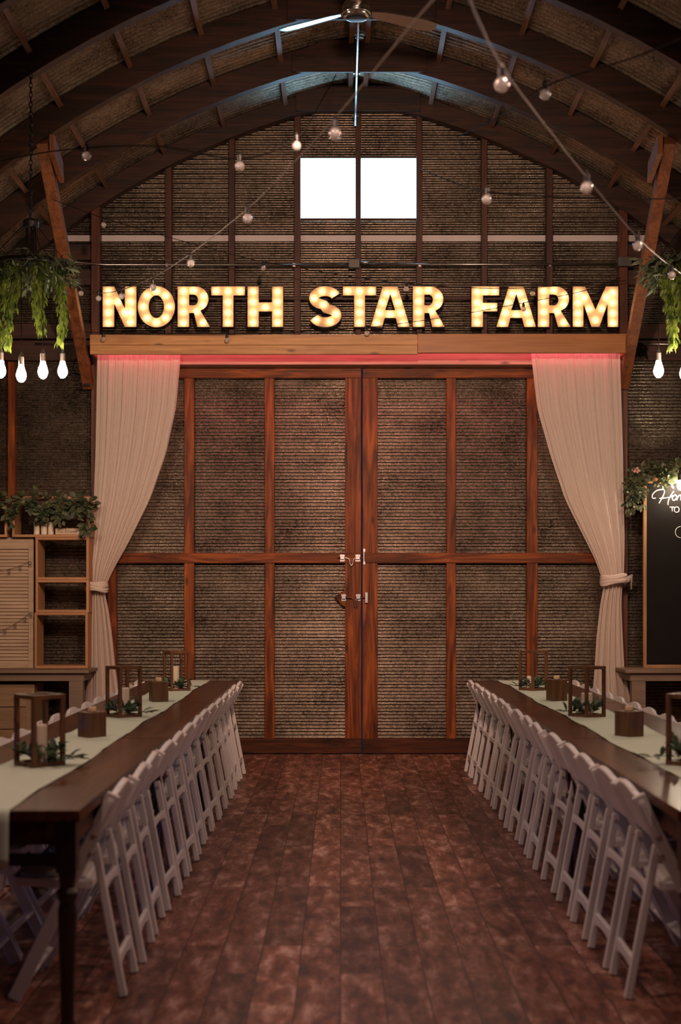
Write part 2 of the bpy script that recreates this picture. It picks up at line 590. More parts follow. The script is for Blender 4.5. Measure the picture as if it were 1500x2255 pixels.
def make_floor():
    m, nt, b, out = newmat('distressed vinyl planks')
    tc = N(nt, 'TexCoord')
    sx = N(nt, 'SeparateXYZ')
    nt.links.new(tc.outputs['Object'], sx.inputs[0])
    cx = N(nt, 'CombineXYZ')
    nt.links.new(sx.outputs[1], cx.inputs[0])
    nt.links.new(sx.outputs[0], cx.inputs[1])
    br = N(nt, 'TexBrick')
    br.offset = 0.37
    br.offset_frequency = 3
    br.inputs['Color1'].default_value = (0, 0, 0, 1)
    br.inputs['Color2'].default_value = (1, 1, 1, 1)
    br.inputs['Mortar'].default_value = (0.5, 0.5, 0.5, 1)
    br.inputs['Scale'].default_value = 1.0
    br.inputs['Mortar Size'].default_value = 0.0026
    br.inputs['Mortar Smooth'].default_value = 0.3
    br.inputs['Brick Width'].default_value = 1.22
    br.inputs['Row Height'].default_value = 0.166
    nt.links.new(cx.outputs[0], br.inputs['Vector'])
    sepc = N(nt, 'SeparateColor')
    nt.links.new(br.outputs['Color'], sepc.inputs[0])
    # each plank its own offset into the pattern
    off = N(nt, 'VectorMath', operation='SCALE')
    off.inputs[0].default_value = (31.0, 57.0, 17.0)
    nt.links.new(sepc.outputs[0], off.inputs['Scale'])
    ad = N(nt, 'VectorMath', operation='ADD')
    nt.links.new(cx.outputs[0], ad.inputs[0])
    nt.links.new(off.outputs[0], ad.inputs[1])
    mp = N(nt, 'Mapping')
    mp.inputs['Scale'].default_value = (1.9, 5.5, 1)
    nt.links.new(ad.outputs[0], mp.inputs['Vector'])
    n1 = N(nt, 'TexNoise', Scale=2.3, Detail=10.0, Roughness=0.72, Distortion=0.25)
    nt.links.new(mp.outputs[0], n1.inputs['Vector'])
    mp2 = N(nt, 'Mapping')
    mp2.inputs['Scale'].default_value = (9.0, 3.5, 1)
    nt.links.new(ad.outputs[0], mp2.inputs['Vector'])
    n2 = N(nt, 'TexNoise', Scale=2.2, Detail=8.0, Roughness=0.7, Distortion=2.0)
    nt.links.new(mp2.outputs[0], n2.inputs['Vector'])
    r1 = N(nt, 'ValToRGB')
    e = r1.color_ramp.elements
    e[0].position = 0.36
    e[0].color = (0.050, 0.022, 0.017, 1)
    e[1].position = 0.66
    e[1].color = (0.52, 0.315, 0.27, 1)
    x = e.new(0.44)
    x.color = (0.13, 0.043, 0.022, 1)
    x = e.new(0.53)
    x.color = (0.24, 0.094, 0.058, 1)
    nt.links.new(n1.outputs[0], r1.inputs[0])
    r2 = N(nt, 'ValToRGB')
    r2.color_ramp.elements[0].position = 0.46
    r2.color_ramp.elements[1].position = 0.66
    r2.color_ramp.elements[0].color = (0, 0, 0, 1)
    r2.color_ramp.elements[1].color = (0.55, 0.55, 0.55, 1)
    nt.links.new(n2.outputs[0], r2.inputs[0])
    mx = N(nt, 'MixRGB')
    mx.inputs[2].default_value = (0.11, 0.075, 0.065, 1)
    nt.links.new(r2.outputs[0], mx.inputs[0])
    nt.links.new(r1.outputs[0], mx.inputs[1])
    # plank tint
    pr = N(nt, 'MapRange')
    pr.inputs[3].default_value = 0.6
    pr.inputs[4].default_value = 1.35
    nt.links.new(sepc.outputs[0], pr.inputs[0])
    mv = N(nt, 'VectorMath', operation='SCALE')
    nt.links.new(mx.outputs[0], mv.inputs[0])
    nt.links.new(pr.outputs[0], mv.inputs['Scale'])
    ms = N(nt, 'MixRGB')
    ms.inputs[2].default_value = (0.02, 0.008, 0.006, 1)
    nt.links.new(br.outputs['Fac'], ms.inputs[0])
    nt.links.new(mv.outputs[0], ms.inputs[1])
    nt.links.new(ms.outputs[0], b.inputs['Base Color'])
    b.inputs['Roughness'].default_value = 0.48
    b.inputs['Specular IOR Level'].default_value = 0.35
    bp = N(nt, 'Bump', Strength=0.3, Distance=0.002)
    nt.links.new(n2.outputs[0], bp.inputs['Height'])
    nt.links.new(bp.outputs[0], b.inputs['Normal'])
    return m


M_floor = make_floor()


def make_pane():
    m, nt, b, out = newmat('daylit ribbed skylight pane')
    tc = N(nt, 'TexCoord')
    wv = N(nt, 'TexWave', Scale=9.0, Distortion=1.0, Detail=2.0, bands_direction='Z')
    nt.links.new(tc.outputs['Object'], wv.inputs['Vector'])
    mr = N(nt, 'MapRange')
    mr.inputs[3].default_value = 8.0
    mr.inputs[4].default_value = 10.5
    nt.links.new(wv.outputs['Fac'], mr.inputs[0])
    b.inputs['Base Color'].default_value = (0.8, 0.85, 0.9, 1)
    b.inputs['Emission Color'].default_value = (0.34, 0.70, 1.0, 1)
    nt.links.new(mr.outputs[0], b.inputs['Emission Strength'])
    return m


M_pane = make_pane()

# ------------------------------------------------------------------ the building
X0 = 0.165                      # ridge line
XC, ZC = -1.404, -0.709         # centre of the arch of the right half, seen from the ridge line
RIB_R0, RIB_R1 = 7.0, 7.195
Y_END = 13.56                   # end wall sheet
Y_BACK = -3.0


def arch(side, th, R):
    return X0 + side * (XC + R * sin(th)), ZC + R * cos(th)


def th_range(R):
    return asin(-XC / R), acos(-ZC / R)


def arch_x(z, R):
    """half width of the arch at height z"""
    c = (z - ZC) / R
    return XC + R * sqrt(max(0.0, 1 - c * c))


# floor
f = MB().span((-5.9, Y_BACK, -0.08), (6.2, Y_END + 0.02, 0))
tag(f.build('floor', M_floor), 'reddish brown distressed vinyl plank floor of the barn', 'floor', kind='structure')

# roof sheet, corrugations running over the arch
mb = MB()
R = RIB_R1 + 0.017
t0, t1 = th_range(R)
ny = int((Y_END - Y_BACK) / 0.07 * 6)
NT = 30
for side in (1, -1):
    def fn(u, v, side=side):
        y = Y_BACK + v * (Y_END - Y_BACK)
        r = R + 0.010 * sin(2 * pi * y / 0.07)
        x, z = arch(side, t0 + (t1 - t0) * u, r)
        return (x, y, z)
    mb.grid(fn, NT, ny)
tag(mb.build('ceiling', M_zincR, smooth=True), 'arched corrugated galvanised roof of the barn', 'ceiling', kind='structure')

# end wall sheets (door opening and window left open)
DW = 13.48 / F


def wx(px):
    return (px - 750) * DW


def wz(py):
    return EYE + (HOR - py) * DW


WIN = (wx(661), wx(920), wz(478), wz(345))
DOOR = (wx(237), wx(1360), 0.0, wz(800))


def corr_sheet(mb, x0, x1, z0, z1, per, amp, y, step=6, xfun=None):
    n = max(2, int(round((z1 - z0) / per * step)))
    rows = []
    for i in range(n + 1):
        z = z0 + (z1 - z0) * i / n
        a, b = (x0, x1)
        if xfun:
            a2, b2 = xfun(z)
            a, b = max(a, a2), min(b, b2)
        rows.append(((a, y + amp * sin(2 * pi * z / per), z), (b, y + amp * sin(2 * pi * z / per), z), a < b))
    vs, fs = [], []
    for i, (p, q, ok) in enumerate(rows):
        vs += [p, q]
        if i and ok and rows[i - 1][2]:
            k = 2 * i
            fs.append((k - 2, k - 1, k + 1, k))
    mb.add(vs, fs)


def inside(z):
    h = arch_x(z, RIB_R1)
    return X0 - h, X0 + h


mb = MB()
ZB = 3.95
corr_sheet(mb, -6, DOOR[0] + .03, 0, ZB, 0.032, 0.006, Y_END, xfun=inside)
corr_sheet(mb, DOOR[1] - .03, 6, 0, ZB, 0.032, 0.006, Y_END, xfun=inside)
corr_sheet(mb, DOOR[0] + .03, DOOR[1] - .03, DOOR[3] - .02, ZB, 0.032, 0.006, Y_END)
corr_sheet(mb, -6, 6, ZB, WIN[2], 0.046, 0.009, Y_END, xfun=inside)
corr_sheet(mb, -6, WIN[0], WIN[2], WIN[3], 0.046, 0.009, Y_END, xfun=inside)
corr_sheet(mb, WIN[1], 6, WIN[2], WIN[3], 0.046, 0.009, Y_END, xfun=inside)
corr_sheet(mb, -6, 6, WIN[3], 6.5, 0.046, 0.009, Y_END, xfun=inside)
tag(mb.build('wall_back', M_zincW, smooth=True), 'corrugated galvanised end wall of the barn', 'wall', kind='structure')

# window
win = thing('window_1', ((WIN[0] + WIN[1]) / 2, Y_END - 0.02, WIN[2]), 'bright daylit window high in the gable', 'window', kind='structure')
w2, h2 = (WIN[1] - WIN[0]) / 2, WIN[3] - WIN[2]
MB().span((-w2, -.004, 0), (w2, .004, h2)).build('pane', M_pane, win)
fr = MB()
fr.span((-w2, -.02, -.012), (w2, .012, 0)).span((-w2, -.02, h2), (w2, .012, h2 + .012))
fr.span((-w2 - .012, -.02, -.012), (-w2, .012, h2 + .012)).span((w2, -.02, -.012), (w2 + .012, .012, h2 + .012))
fr.build('window_frame', M_studZ, win)

TR = [0]


def trim(mb, mat, label, cat='timber', group=None, bevel=0.003, name=None):
    TR[0] += 1
    return tag(mb.build('trim_%d' % TR[0], mat, bevel=bevel, seg=1), label, cat, group, 'structure')


# studs of the gable
YS0, YS1 = 13.46, 13.548
for px0, px1, w in ((364, 378, 'first dark stud in from the west post, above the beam'), (504, 517, 'dark gable stud running up behind the letter H of the sign'),
                    (648, 662, 'dark gable stud along the west edge of the bright window'), (783, 795, 'dark centre stud that crosses the bright window'),
                    (917, 930, 'dark gable stud along the east edge of the bright window'), (1060, 1073, 'dark gable stud behind the letter F of the sign'),
                    (1203, 1217, 'dark gable stud running up behind the last letter R of the sign')):
    x0, x1 = wx(px0), wx(px1)
    xm = (x0 + x1) / 2
    zt = min(ZC + sqrt(RIB_R0 ** 2 - (abs(xm - X0) - XC) ** 2) + .12, 6.12)
    trim(MB().span((x0, YS0, wz(800) + .02), (x1, YS1, zt)), M_studZ, w)
# stud at the far west, low
trim(MB().span((wx(18), YS0, 0), (wx(33), YS1, wz(797))), M_redZ, 'reddish stud behind the shelves beside the hanging lamp')
# posts either side of the doors
for px0, px1, lab in ((203, 222, 'dark post beside the shelves, carrying the west end of the beam'), (1362, 1380, 'dark post beside the chalkboard, carrying the east end of the beam')):
    x0, x1 = wx(px0), wx(px1)
    xm = (x0 + x1) / 2
    zt = ZC + sqrt(RIB_R0 ** 2 - (abs(xm - X0) - XC) ** 2) + .1
    trim(MB().span((x0, 13.42, 0), (x1, YS1, zt)), M_post, lab, 'post')
# girts outside the posts
for side, a, b in ((-1, -5.2, wx(203)), (1, wx(1380), 5.6)):
    for k, (p0, p1) in enumerate(((538, 573), (595, 628), (713, 746), (750, 794))):
        z0, z1 = wz(p1), wz(p0)
        lim = arch_x(z1, RIB_R0)
        xa, xb = (max(a, X0 - lim), b) if side < 0 else (a, min(b, X0 + lim))
        trim(MB().span((xa, 13.47, z0), (xb, YS1, z1)), M_girt,
             '%s dark horizontal board between the %s post and the roof' % (('topmost', 'second from top', 'third from top', 'lowest')[k], 'west' if side < 0 else 'east'), 'board')
# pale steel strip across the gable between studs
edges = [(wx(145), wx(203)), (wx(222), wx(364)), (wx(378), wx(504)), (wx(517), wx(648)), (wx(662), wx(783)), (wx(795), wx(917)), (wx(930), wx(1060)), (wx(1073), wx(1203)), (wx(1217), wx(1362)), (wx(1380), wx(1440))]
mb = MB()
for a, b in edges:
    mb.span((a, 13.538, wz(528)), (b, 13.546, wz(514.5)))
trim(mb, M_strip, 'pale flat metal strip across the gable above the sign', 'strip', bevel=0)
# rail that the letters hang on
trim(MB().span((wx(222), 13.445, wz(662)), (wx(1362), 13.46, wz(655))), M_girt, 'thin dark rail behind the lit letters', 'rail')

# arch ribs
RIBY = [13.46, 12.35, 11.23, 10.11, 8.99, 7.87]
RIBN = ['dark arched rib set against the gable wall', 'dark arched rib second out from the gable wall', 'dark arched rib that the two knee braces reach',
        'dark arched rib holding the ceiling fan and hanging lamps', 'dark arched rib just in front of the hanging lamps', 'dark arched rib closest to the camera']
for y, lab in zip(RIBY, RIBN):
    rib = thing('arch_rib', (X0, y, 0), lab, 'roof rib')
    wall_rib = y > 13
    r0 = RIB_R0 + (0.03 if wall_rib else 0)
    yf = -0.04 if not wall_rib else -0.06
    yb = 0.05 if not wall_rib else 0.05
    for side in (1, -1):
        mb = MB()
        ta, tb = th_range(r0)[0], th_range(RIB_R1)[1]
        n = 26
        prof = []
        for i in range(n + 1):
            th = ta + (tb - ta) * i / n
            row = []
            for RR in (r0, RIB_R1):
                x, z = side * (XC + RR * sin(max(th, asin(-XC / RR)))), ZC + RR * cos(max(th, asin(-XC / RR)))
                row += [(x, yf, z), (x, yb, z)]
            prof.append(row)
        vs = [p for r_ in prof for p in r_]
        fs = []
        for i in range(n):
            a, b = 4 * i, 4 * i + 4
            for q in ((0, 1), (1, 3), (3, 2), (2, 0)):
                fs.append((a + q[0], a + q[1], b + q[1], b + q[0]))
        fs += [(0, 2, 3, 1), (4 * n, 4 * n + 1, 4 * n + 3, 4 * n + 2)]
        mb.add(vs, fs)
        mb.build('half_arch', M_rib, rib)
    g = MB()
    zb, zt = 6.025, 6.33
    zb = 6.06 if wall_rib else 6.025
    g.prism([(-.585, zb), (.585, zb), (.585, zb + .16), (.30, 6.30), (-.30, 6.30), (-.585, zb + .16)], 0.03, Matrix.Translation((0, yf - .03, 0)))
    g.build('ridge_gusset', M_rib, rib, bevel=0.003, seg=1)

# purlins
DXS = [0.075, 0.69, 1.27, 1.83, 2.38, 2.90, 3.40]
for bi in range(len(RIBY) - 1):
    ya, yb = RIBY[bi + 1] + .05, RIBY[bi] - (.06 if bi == 0 else .04)
    for side in (1, -1):
        for dx in DXS:
            RR = RIB_R0 + .165
            th = asin((dx - XC) / RR)
            mb = MB()
            nrm = Vector((side * sin(th), 0, cos(th)))
            ctr = Vector((X0 + side * (XC + RR * sin(th)), 0, ZC + RR * cos(th)))
            mb.bar(ctr + Vector((0, ya, 0)), ctr + Vector((0, yb, 0)), .042, .062, up=nrm)
            trim(mb, M_purlin, 'short purlin under the roof sheet in the %s bay out from the gable, %s slope' % (ORD[bi] if bi else 'first', 'west' if side < 0 else 'east'), 'purlin',
                 'purlins of the %s bay, %s slope' % (ORD[bi] if bi else 'first', 'west' if side < 0 else 'east'), bevel=0)

# knee braces from the posts up to the third rib
for side, xt, xb, lab in ((-1, -2.355, -2.375, 'slanted orange timber brace rising from the post by the shelves'), (1, 2.60, 2.665, 'slanted orange timber brace rising from the post by the chalkboard')):
    br = thing('knee_brace', (xb, 13.3, 3.5), lab, 'brace')
    base = Vector((xb, 13.3, 3.5))
    top = Vector((xt, 11.24, 5.10))
    bot = Vector((xb, 13.40, 3.48))
    M_ = Matrix.Translation(-base)
    MB().bar(bot, top, .095, .10, up=(0, 0, 1), M=M_).build('timber', M_brace, br, bevel=.004, seg=1)
    gx = xt + (.085 if side < 0 else -.085)
    pr = [(11.18, 5.13), (11.54, 5.02), (11.58, 4.86), (11.18, 4.97)]
    vs = [(gx - .02, y, z) for y, z in pr] + [(gx + .02, y, z) for y, z in pr]
    n = len(pr)
    MB().add(vs, [tuple(range(n)), tuple(range(2 * n - 1, n - 1, -1))] + [((i + 1) % n, i, n + i, n + (i + 1) % n) for i in range(n)], M_).build('side_plate', M_brace, br, bevel=.003, seg=1)


# ------------------------------------------------------------------ barn doors
def barn_door(name, px0, px1, stiles, lab):
    x0, x1 = wx(px0), wx(px1)
    root = thing(name, ((x0 + x1) / 2, 13.5, 0), lab, 'door', kind='structure')
    T = Matrix.Translation((-(x0 + x1) / 2, -13.5, 0))
    mb = MB()
    corr_sheet(mb, x0, x1, .03, wz(806), 0.032, 0.006, 13.528)
    mb2 = MB().add(mb.v, mb.f, T)
    mb2.build('sheet', M_zincD, root, smooth=True)
    YF = 13.462
    for a, b in stiles:
        dd = YF if b - a > 30 else YF + .004
        MB().span((wx(a), dd, wz(1627)), (wx(b), 13.515, wz(833)), T).build('stile', M_redZ, root, bevel=.003, seg=1)
    MB().span((x0, YF - .004, wz(833)), (x1, 13.516, wz(803)), T).build('rail', M_redX, root, bevel=.003, seg=1)
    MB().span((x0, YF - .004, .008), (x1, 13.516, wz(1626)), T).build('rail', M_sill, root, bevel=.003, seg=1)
    MB().span((x0, YF - .008, wz(1240)), (x1, 13.514, wz(1218)), T).build('rail', M_redX, root, bevel=.003, seg=1)
    return root, T


dl, TL = barn_door('door_1', 237, 795.5, ((237, 257), (406, 428), (583, 605), (760, 795.5)), 'barn door leaf hung on the west side, with the sliding bolts')
dr, TRt = barn_door('door_2', 798.5, 1360, ((798.5, 832), (983, 1004), (1160, 1184), (1340, 1360)), 'barn door leaf hung on the east side of the blue gap')


def bolt(root, T, y0, xs, mat, plates, dip, xend):
    """a bent sliding rod held by plates"""
    Y = 13.44
    z = wz(y0)
    pts = []
    a, b, c, d = xs
    b, c = b - 1.5, c + 1.5
    pts += [(wx(a), z), (wx(b) - .02, z), (wx(b), z - .01), (wx(b) + .008, z - .03), (wx(b) + .01, z - dip), (wx((b + c) / 2), z - dip - .02), (wx(c) - .01, z - dip), (wx(c) - .008, z - .03), (wx(c), z - .01), (wx(c) + .02, z), (wx(d), z)]
    MB().tube([(p[0], Y, p[1]) for p in pts], .007, 8, T).build('sliding_bolt', mat, root, smooth=True)
    for px in plates:
        p = MB()
        p.span((wx(px) - .022, 13.447, z - .032), (wx(px) + .022, 13.456, z - .012), T)
        p.span((wx(px) - .022, 13.447, z + .012), (wx(px) + .022, 13.456, z + .032), T)
        p.span((wx(px) - .018, 13.430, z - .014), (wx(px) + .018, 13.433, z + .014), T)
        p.span((wx(px) - .018, 13.430, z + .011), (wx(px) + .018, 13.456, z + .014), T)
        p.span((wx(px) - .018, 13.430, z - .014), (wx(px) + .018, 13.456, z - .011), T)
        p.build('bolt_plate', M_steel, root)


bolt(dl, TL, 1229, (743, 770, 778, 800), M_steel, (754, 788), .055, 800)
bolt(dl, TL, 1316, (752, 779, 786, 808), M_rust, (757, 789), .075, 808)
MB().prism([(wx(737), wz(1314)), (wx(762), wz(1298)), (wx(762), wz(1338)), (wx(752), wz(1332))], .05, TL @ Matrix.Translation((0, 13.457, 0))).build('backing_block', M_redX, dl, bevel=.003, seg=1)
p = MB()
for zz in (1212, 1240):
    p.span((wx(801) - .004, 13.45, wz(zz) - .014), (wx(801) + .014, 13.457, wz(zz) + .014), TRt)
p.span((wx(801) - .002, 13.44, wz(1240)), (wx(801) + .004, 13.455, wz(1212)), TRt)
p.build('bolt_keeper', M_steel, dr)
p = MB()
p.span((wx(807) - .015, 13.430, wz(1328)), (wx(807) + .015, 13.455, wz(1304)), TRt)
p.build('bolt_keeper', M_steel, dr, bevel=.003)

# header board above the doors, fascia beam, led strip
trim(MB().span((wx(222), 13.29, 1.5 + (1312 - 803) * 13.29 / F), (wx(1362), 13.46, wz(765))), M_header, 'header board over the doors glowing pink under the beam', 'board')
DB = 13.0


def bx(px):
    return (px - 750) * DB / F


def bz(py):
    return EYE + (HOR - py) * DB / F


beam = thing('header_beam', (bx(790), DB, bz(780)), 'honey coloured cedar beam box under the lit letters', 'beam', kind='thing')
T = Matrix.Translation((-bx(790), -DB, -bz(780)))
MB().span((bx(198), DB, bz(759.5)), (bx(919.5), DB + .04, bz(737)), T).build('upper_board', M_fascia, beam, bevel=.002, seg=1)
MB().span((bx(198), DB + .001, bz(780)), (bx(919.5), DB + .04, bz(760)), T).build('lower_board', M_fascia, beam, bevel=.002, seg=1)
o = MB().span((bx(920), DB - .004, bz(777)), (bx(1382), DB + .04, bz(735)), T).build('long_board', M_fascia2, beam, bevel=.002, seg=1)
o['label'] = 'redder smooth board'
MB().span((bx(199), DB + .04, bz(741)), (bx(1381), 13.44, bz(739)), T).build('top_board', M_fascia2, beam)  # unseen lid added to stop the strip's light leaking upward
for px in (198, 1376):
    MB().span((bx(px), DB + .04, bz(778)), (bx(px + 6), 13.46, bz(740)), T).build('end_board', M_fascia2, beam)
led = MB().span((bx(212), DB + .125, bz(748)), (bx(1368), DB + .155, bz(743)))
tag(led.build('led_strip', M_led), 'red glowing light strip along the back of the beam', 'light strip')


# ------------------------------------------------------------------ lit letters
def arc(cx, cy, rx, ry, a0, a1, n=14):
    return [(cx + rx * cos(radians(a0 + (a1 - a0) * i / n)), cy + ry * sin(radians(a0 + (a1 - a0) * i / n))) for i in range(n + 1)]


# unit outlines: x in 0..w, y in 0..1 (w given in letter heights)
def L_N(w, s=.29):
    return [[(0, 0), (s, 0), (s, .56), (w - s, 0), (w, 0), (w, 1), (w - s, 1), (w - s, .46), (s, 1), (0, 1)]], \
        [(s / 2, .10), (s / 2, .36), (s / 2, .62), (s / 2, .88), (w * .45, .62), (w * .66, .36), (w - s / 2, .88), (w - s / 2, .62), (w - s / 2, .36), (w - s / 2, .12)]


def L_O(w, s=.28):
    out = arc(w / 2, .5, w / 2, .51, 0, 360, 40)[:-1]
    inn = arc(w / 2, .5, w / 2 - s, .51 - s * .85, 360, 0, 32)[:-1]
    bl = [(w / 2 + (w / 2 - s / 2) * cos(2 * pi * k / 8 + pi / 2), .5 + (.51 - s * .45) * sin(2 * pi * k / 8 + pi / 2)) for k in range(8)]
    return [out, inn], bl


def L_R(w, s=.29):
    out = [(0, 0), (s, 0), (s, .34), (.40, .34), (w - s * 1.05, 0), (w * 1.02, 0), (w * .72, .40)] + arc(w * .55, .685, w * .42, .315, -50, 90, 16) + [(0, 1)]
    inn = [(s, .79)] + arc(w * .50, .665, w * .13, .125, 90, -90, 10) + [(s, .54)]
    bl = [(s / 2, .10), (s / 2, .37), (s / 2, .63), (s / 2, .88), (w * .50, .90), (w * .82, .76), (w * .80, .54), (w * .60, .38), (w * .80, .11)]
    return [out, inn], bl


def L_T(w, s=.27):
    c = w / 2
    out = [(c - s / 2, 0), (c + s / 2, 0), (c + s / 2, .77), (w, .77), (w, 1), (0, 1), (0, .77), (c - s / 2, .77)]
    return [out], [(c, .11), (c, .36), (c, .61), (c, .88), (w * .15, .885), (w * .85, .885)]


def L_H(w, s=.28):
    out = [(0, 0), (s, 0), (s, .38), (w - s, .38), (w - s, 0), (w, 0), (w, 1), (w - s, 1), (w - s, .61), (s, .61), (s, 1), (0, 1)]
    return [out], [(s / 2, y) for y in (.11, .36, .62, .87)] + [(w - s / 2, y) for y in (.11, .36, .62, .87)] + [(w / 2, .49)]


def L_S(w, s=.25):
    # centre line then offset
    cl = arc(w * .50, .715, w * .33, .165, 15, 262, 22) + arc(w * .50, .285, w * .34, .165, 82, -165, 22)
    A, B = [], []
    n = len(cl)
    for i, p in enumerate(cl):
        q0, q1 = cl[max(0, i - 1)], cl[min(n - 1, i + 1)]
        tx, ty = q1[0] - q0[0], q1[1] - q0[1]
        l = math.hypot(tx, ty)
        nx, ny_ = -ty / l, tx / l
        A.append((p[0] + nx * s / 2, p[1] + ny_ * s / 2))
        B.append((p[0] - nx * s / 2, p[1] - ny_ * s / 2))
    out = A + B[::-1]
    ar = sum(out[i][0] * out[(i + 1) % len(out)][1] - out[(i + 1) % len(out)][0] * out[i][1] for i in range(len(out)))
    if ar < 0:
        out = out[::-1]
    bl = [cl[k] for k in (2, 8, 15, 22, 29, 36, 43)]
    return [out], bl


def L_A(w, s=.30):
    c = w / 2
    ap = s * .62
    out = [(0, 0), (s * .98, 0), (s * .98 + .055, .22), (w - s * .98 - .055, .22), (w - s * .98, 0), (w, 0), (c + ap, 1), (c - ap, 1)]
    inn = [(c - .115, .42), (c, .80), (c + .115, .42)]
    return [out, inn], [(s * .52, .10), (s * .74, .35), (c - .19, .60), (c - .09, .82), (c + .09, .82), (c + .19, .60), (w - s * .74, .35), (w - s * .52, .10), (c, .31)]


def L_F(w, s=.29):
    out = [(0, 0), (s, 0), (s, .38), (w * .93, .38), (w * .93, .60), (s, .60), (s, .77), (w, .77), (w, 1), (0, 1)]
    return [out], [(s / 2, y) for y in (.11, .36, .60, .87)] + [(w * .52, .875), (w * .83, .875), (w * .48, .49), (w * .77, .49)]


def L_M(w, s=.27):
    c = w / 2
    out = [(0, 0), (s, 0), (s, .55), (c - .10, 0), (c + .10, 0), (w - s, .55), (w - s, 0), (w, 0), (w, 1), (w - s * 1.15, 1), (c, .44), (s * 1.15, 1), (0, 1)]
    return [out], [(s / 2, y) for y in (.10, .34, .60, .84)] + [(w - s / 2, y) for y in (.10, .34, .60, .84)] + [(c, .17), (c - .155, .45), (c + .155, .45), (c - .27, .73), (c + .27, .73)]


DL = 13.36
LET = [('N', L_N, 226, 301, 'first letter N'), ('O', L_O, 303, 386, 'letter O'), ('R', L_R, 391, 462, 'letter R of the first word'), ('T', L_T, 465, 540, 'letter T of the first word'),
       ('H', L_H, 545, 624, 'letter H'), ('S', L_S, 679, 753, 'letter S'), ('T', L_T, 755, 829, 'letter T beside the letter S'), ('A', L_A, 816, 903, 'letter A of the middle word'),
       ('R', L_R, 909, 979, 'letter R ending the middle word'), ('F', L_F, 1038, 1100, 'letter F'), ('A', L_A, 1093, 1181, 'letter A of the last word'), ('R', L_R, 1184, 1256, 'letter R of the last word'), ('M', L_M, 1261, 1362, 'final letter M')]


def orient(loop, ccw):
    ar = sum(loop[i][0] * loop[(i + 1) % len(loop)][1] - loop[(i + 1) % len(loop)][0] * loop[i][1] for i in range(len(loop)))
    return loop if (ar > 0) == ccw else loop[::-1]


def fill(loops, y):
    vs = [Vector((x, y, z)) for lp in loops for x, z in lp]
    tris = tessellate_polygon([[Vector((x, z, 0)) for x, z in lp] for lp in loops])
    return vs, [tuple(t) for t in tris]


ico = []
for ch, fnL, p0, p1, lab in LET:
    m = DL / F
    Hh = 90 * m
    wpx = (p1 - p0) * m / Hh
    loops, bulbs = fnL(wpx)
    loops = [orient([(x * Hh, z * Hh) for x, z in lp], i == 0) for i, lp in enumerate(loops)]
    zb = EYE + (HOR - 720.5) * m
    root = thing('marquee_letter', ((p0 - 750) * m, DL, zb), 'lit marquee %s glowing orange with bulbs' % lab, 'sign letter', 'lit letters above the beam')
    D = 0.085
    side = MB()
    for lp in loops:
        n = len(lp)
        vs = [(x, -.006, z) for x, z in lp] + [(x, D, z) for x, z in lp]
        side.add(vs, [(i, (i + 1) % n, n + (i + 1) % n, n + i) for i in range(n)])
    so = side.build('side_wall', M_rimL, root)
    sd = so.modifiers.new('thick', 'SOLIDIFY')
    sd.thickness = .004
    sd.offset = 0.0
    vs, fs = fill(loops, 0.0)
    MB().add(vs, fs).build('face', M_face, root)
    vs, fs = fill(loops, D)
    MB().add(vs, fs).build('back_panel', M_letback, root)
    for bx_, bz_ in bulbs:
        MB().lathe([(.001, -.015), (.010, -.011), (.015, 0), (.010, .011), (.001, .015)], 8, (0, 0, 0)).build('bulb', M_signbulb, root, smooth=True, loc=(bx_ * Hh, .025, bz_ * Hh))


# ------------------------------------------------------------------ curtains
def interp(tab, y):
    for i in range(len(tab) - 1):
        a, b = tab[i], tab[i + 1]
        if y <= b[0]:
            t = (y - a[0]) / (b[0] - a[0])
            t = max(0, t)
            return a[1] + (b[1] - a[1]) * t, a[2] + (b[2] - a[2]) * t
    return tab[-1][1], tab[-1][2]


def smooth_tab(tab, y):
    # average over a window for a soft outline
    s0 = s1 = 0
    ks = (-14, -7, 0, 7, 14)
    for k in ks:
        a, b = interp(tab, y + k)
        s0 += a
        s1 += b
    return s0 / len(ks), s1 / len(ks)


CL = [(770, 215, 400), (900, 213, 388), (1000, 211, 366), (1100, 207, 331), (1200, 202, 281), (1250, 200, 252), (1284, 202, 236), (1305, 203, 229), (1330, 200, 237), (1400, 196, 247), (1470, 194, 254), (1530, 189, 263), (1640, 182, 272)]
CR = [(770, 1169, 1366), (900, 1184, 1370), (1000, 1212, 1373), (1100, 1245, 1374), (1180, 1285, 1376), (1230, 1310, 1375), (1268, 1324, 1374), (1290, 1330, 1370), (1330, 1322, 1368), (1400, 1314, 1371), (1480, 1309, 1375), (1540, 1304, 1388), (1640, 1298, 1398)]
DC = 13.22


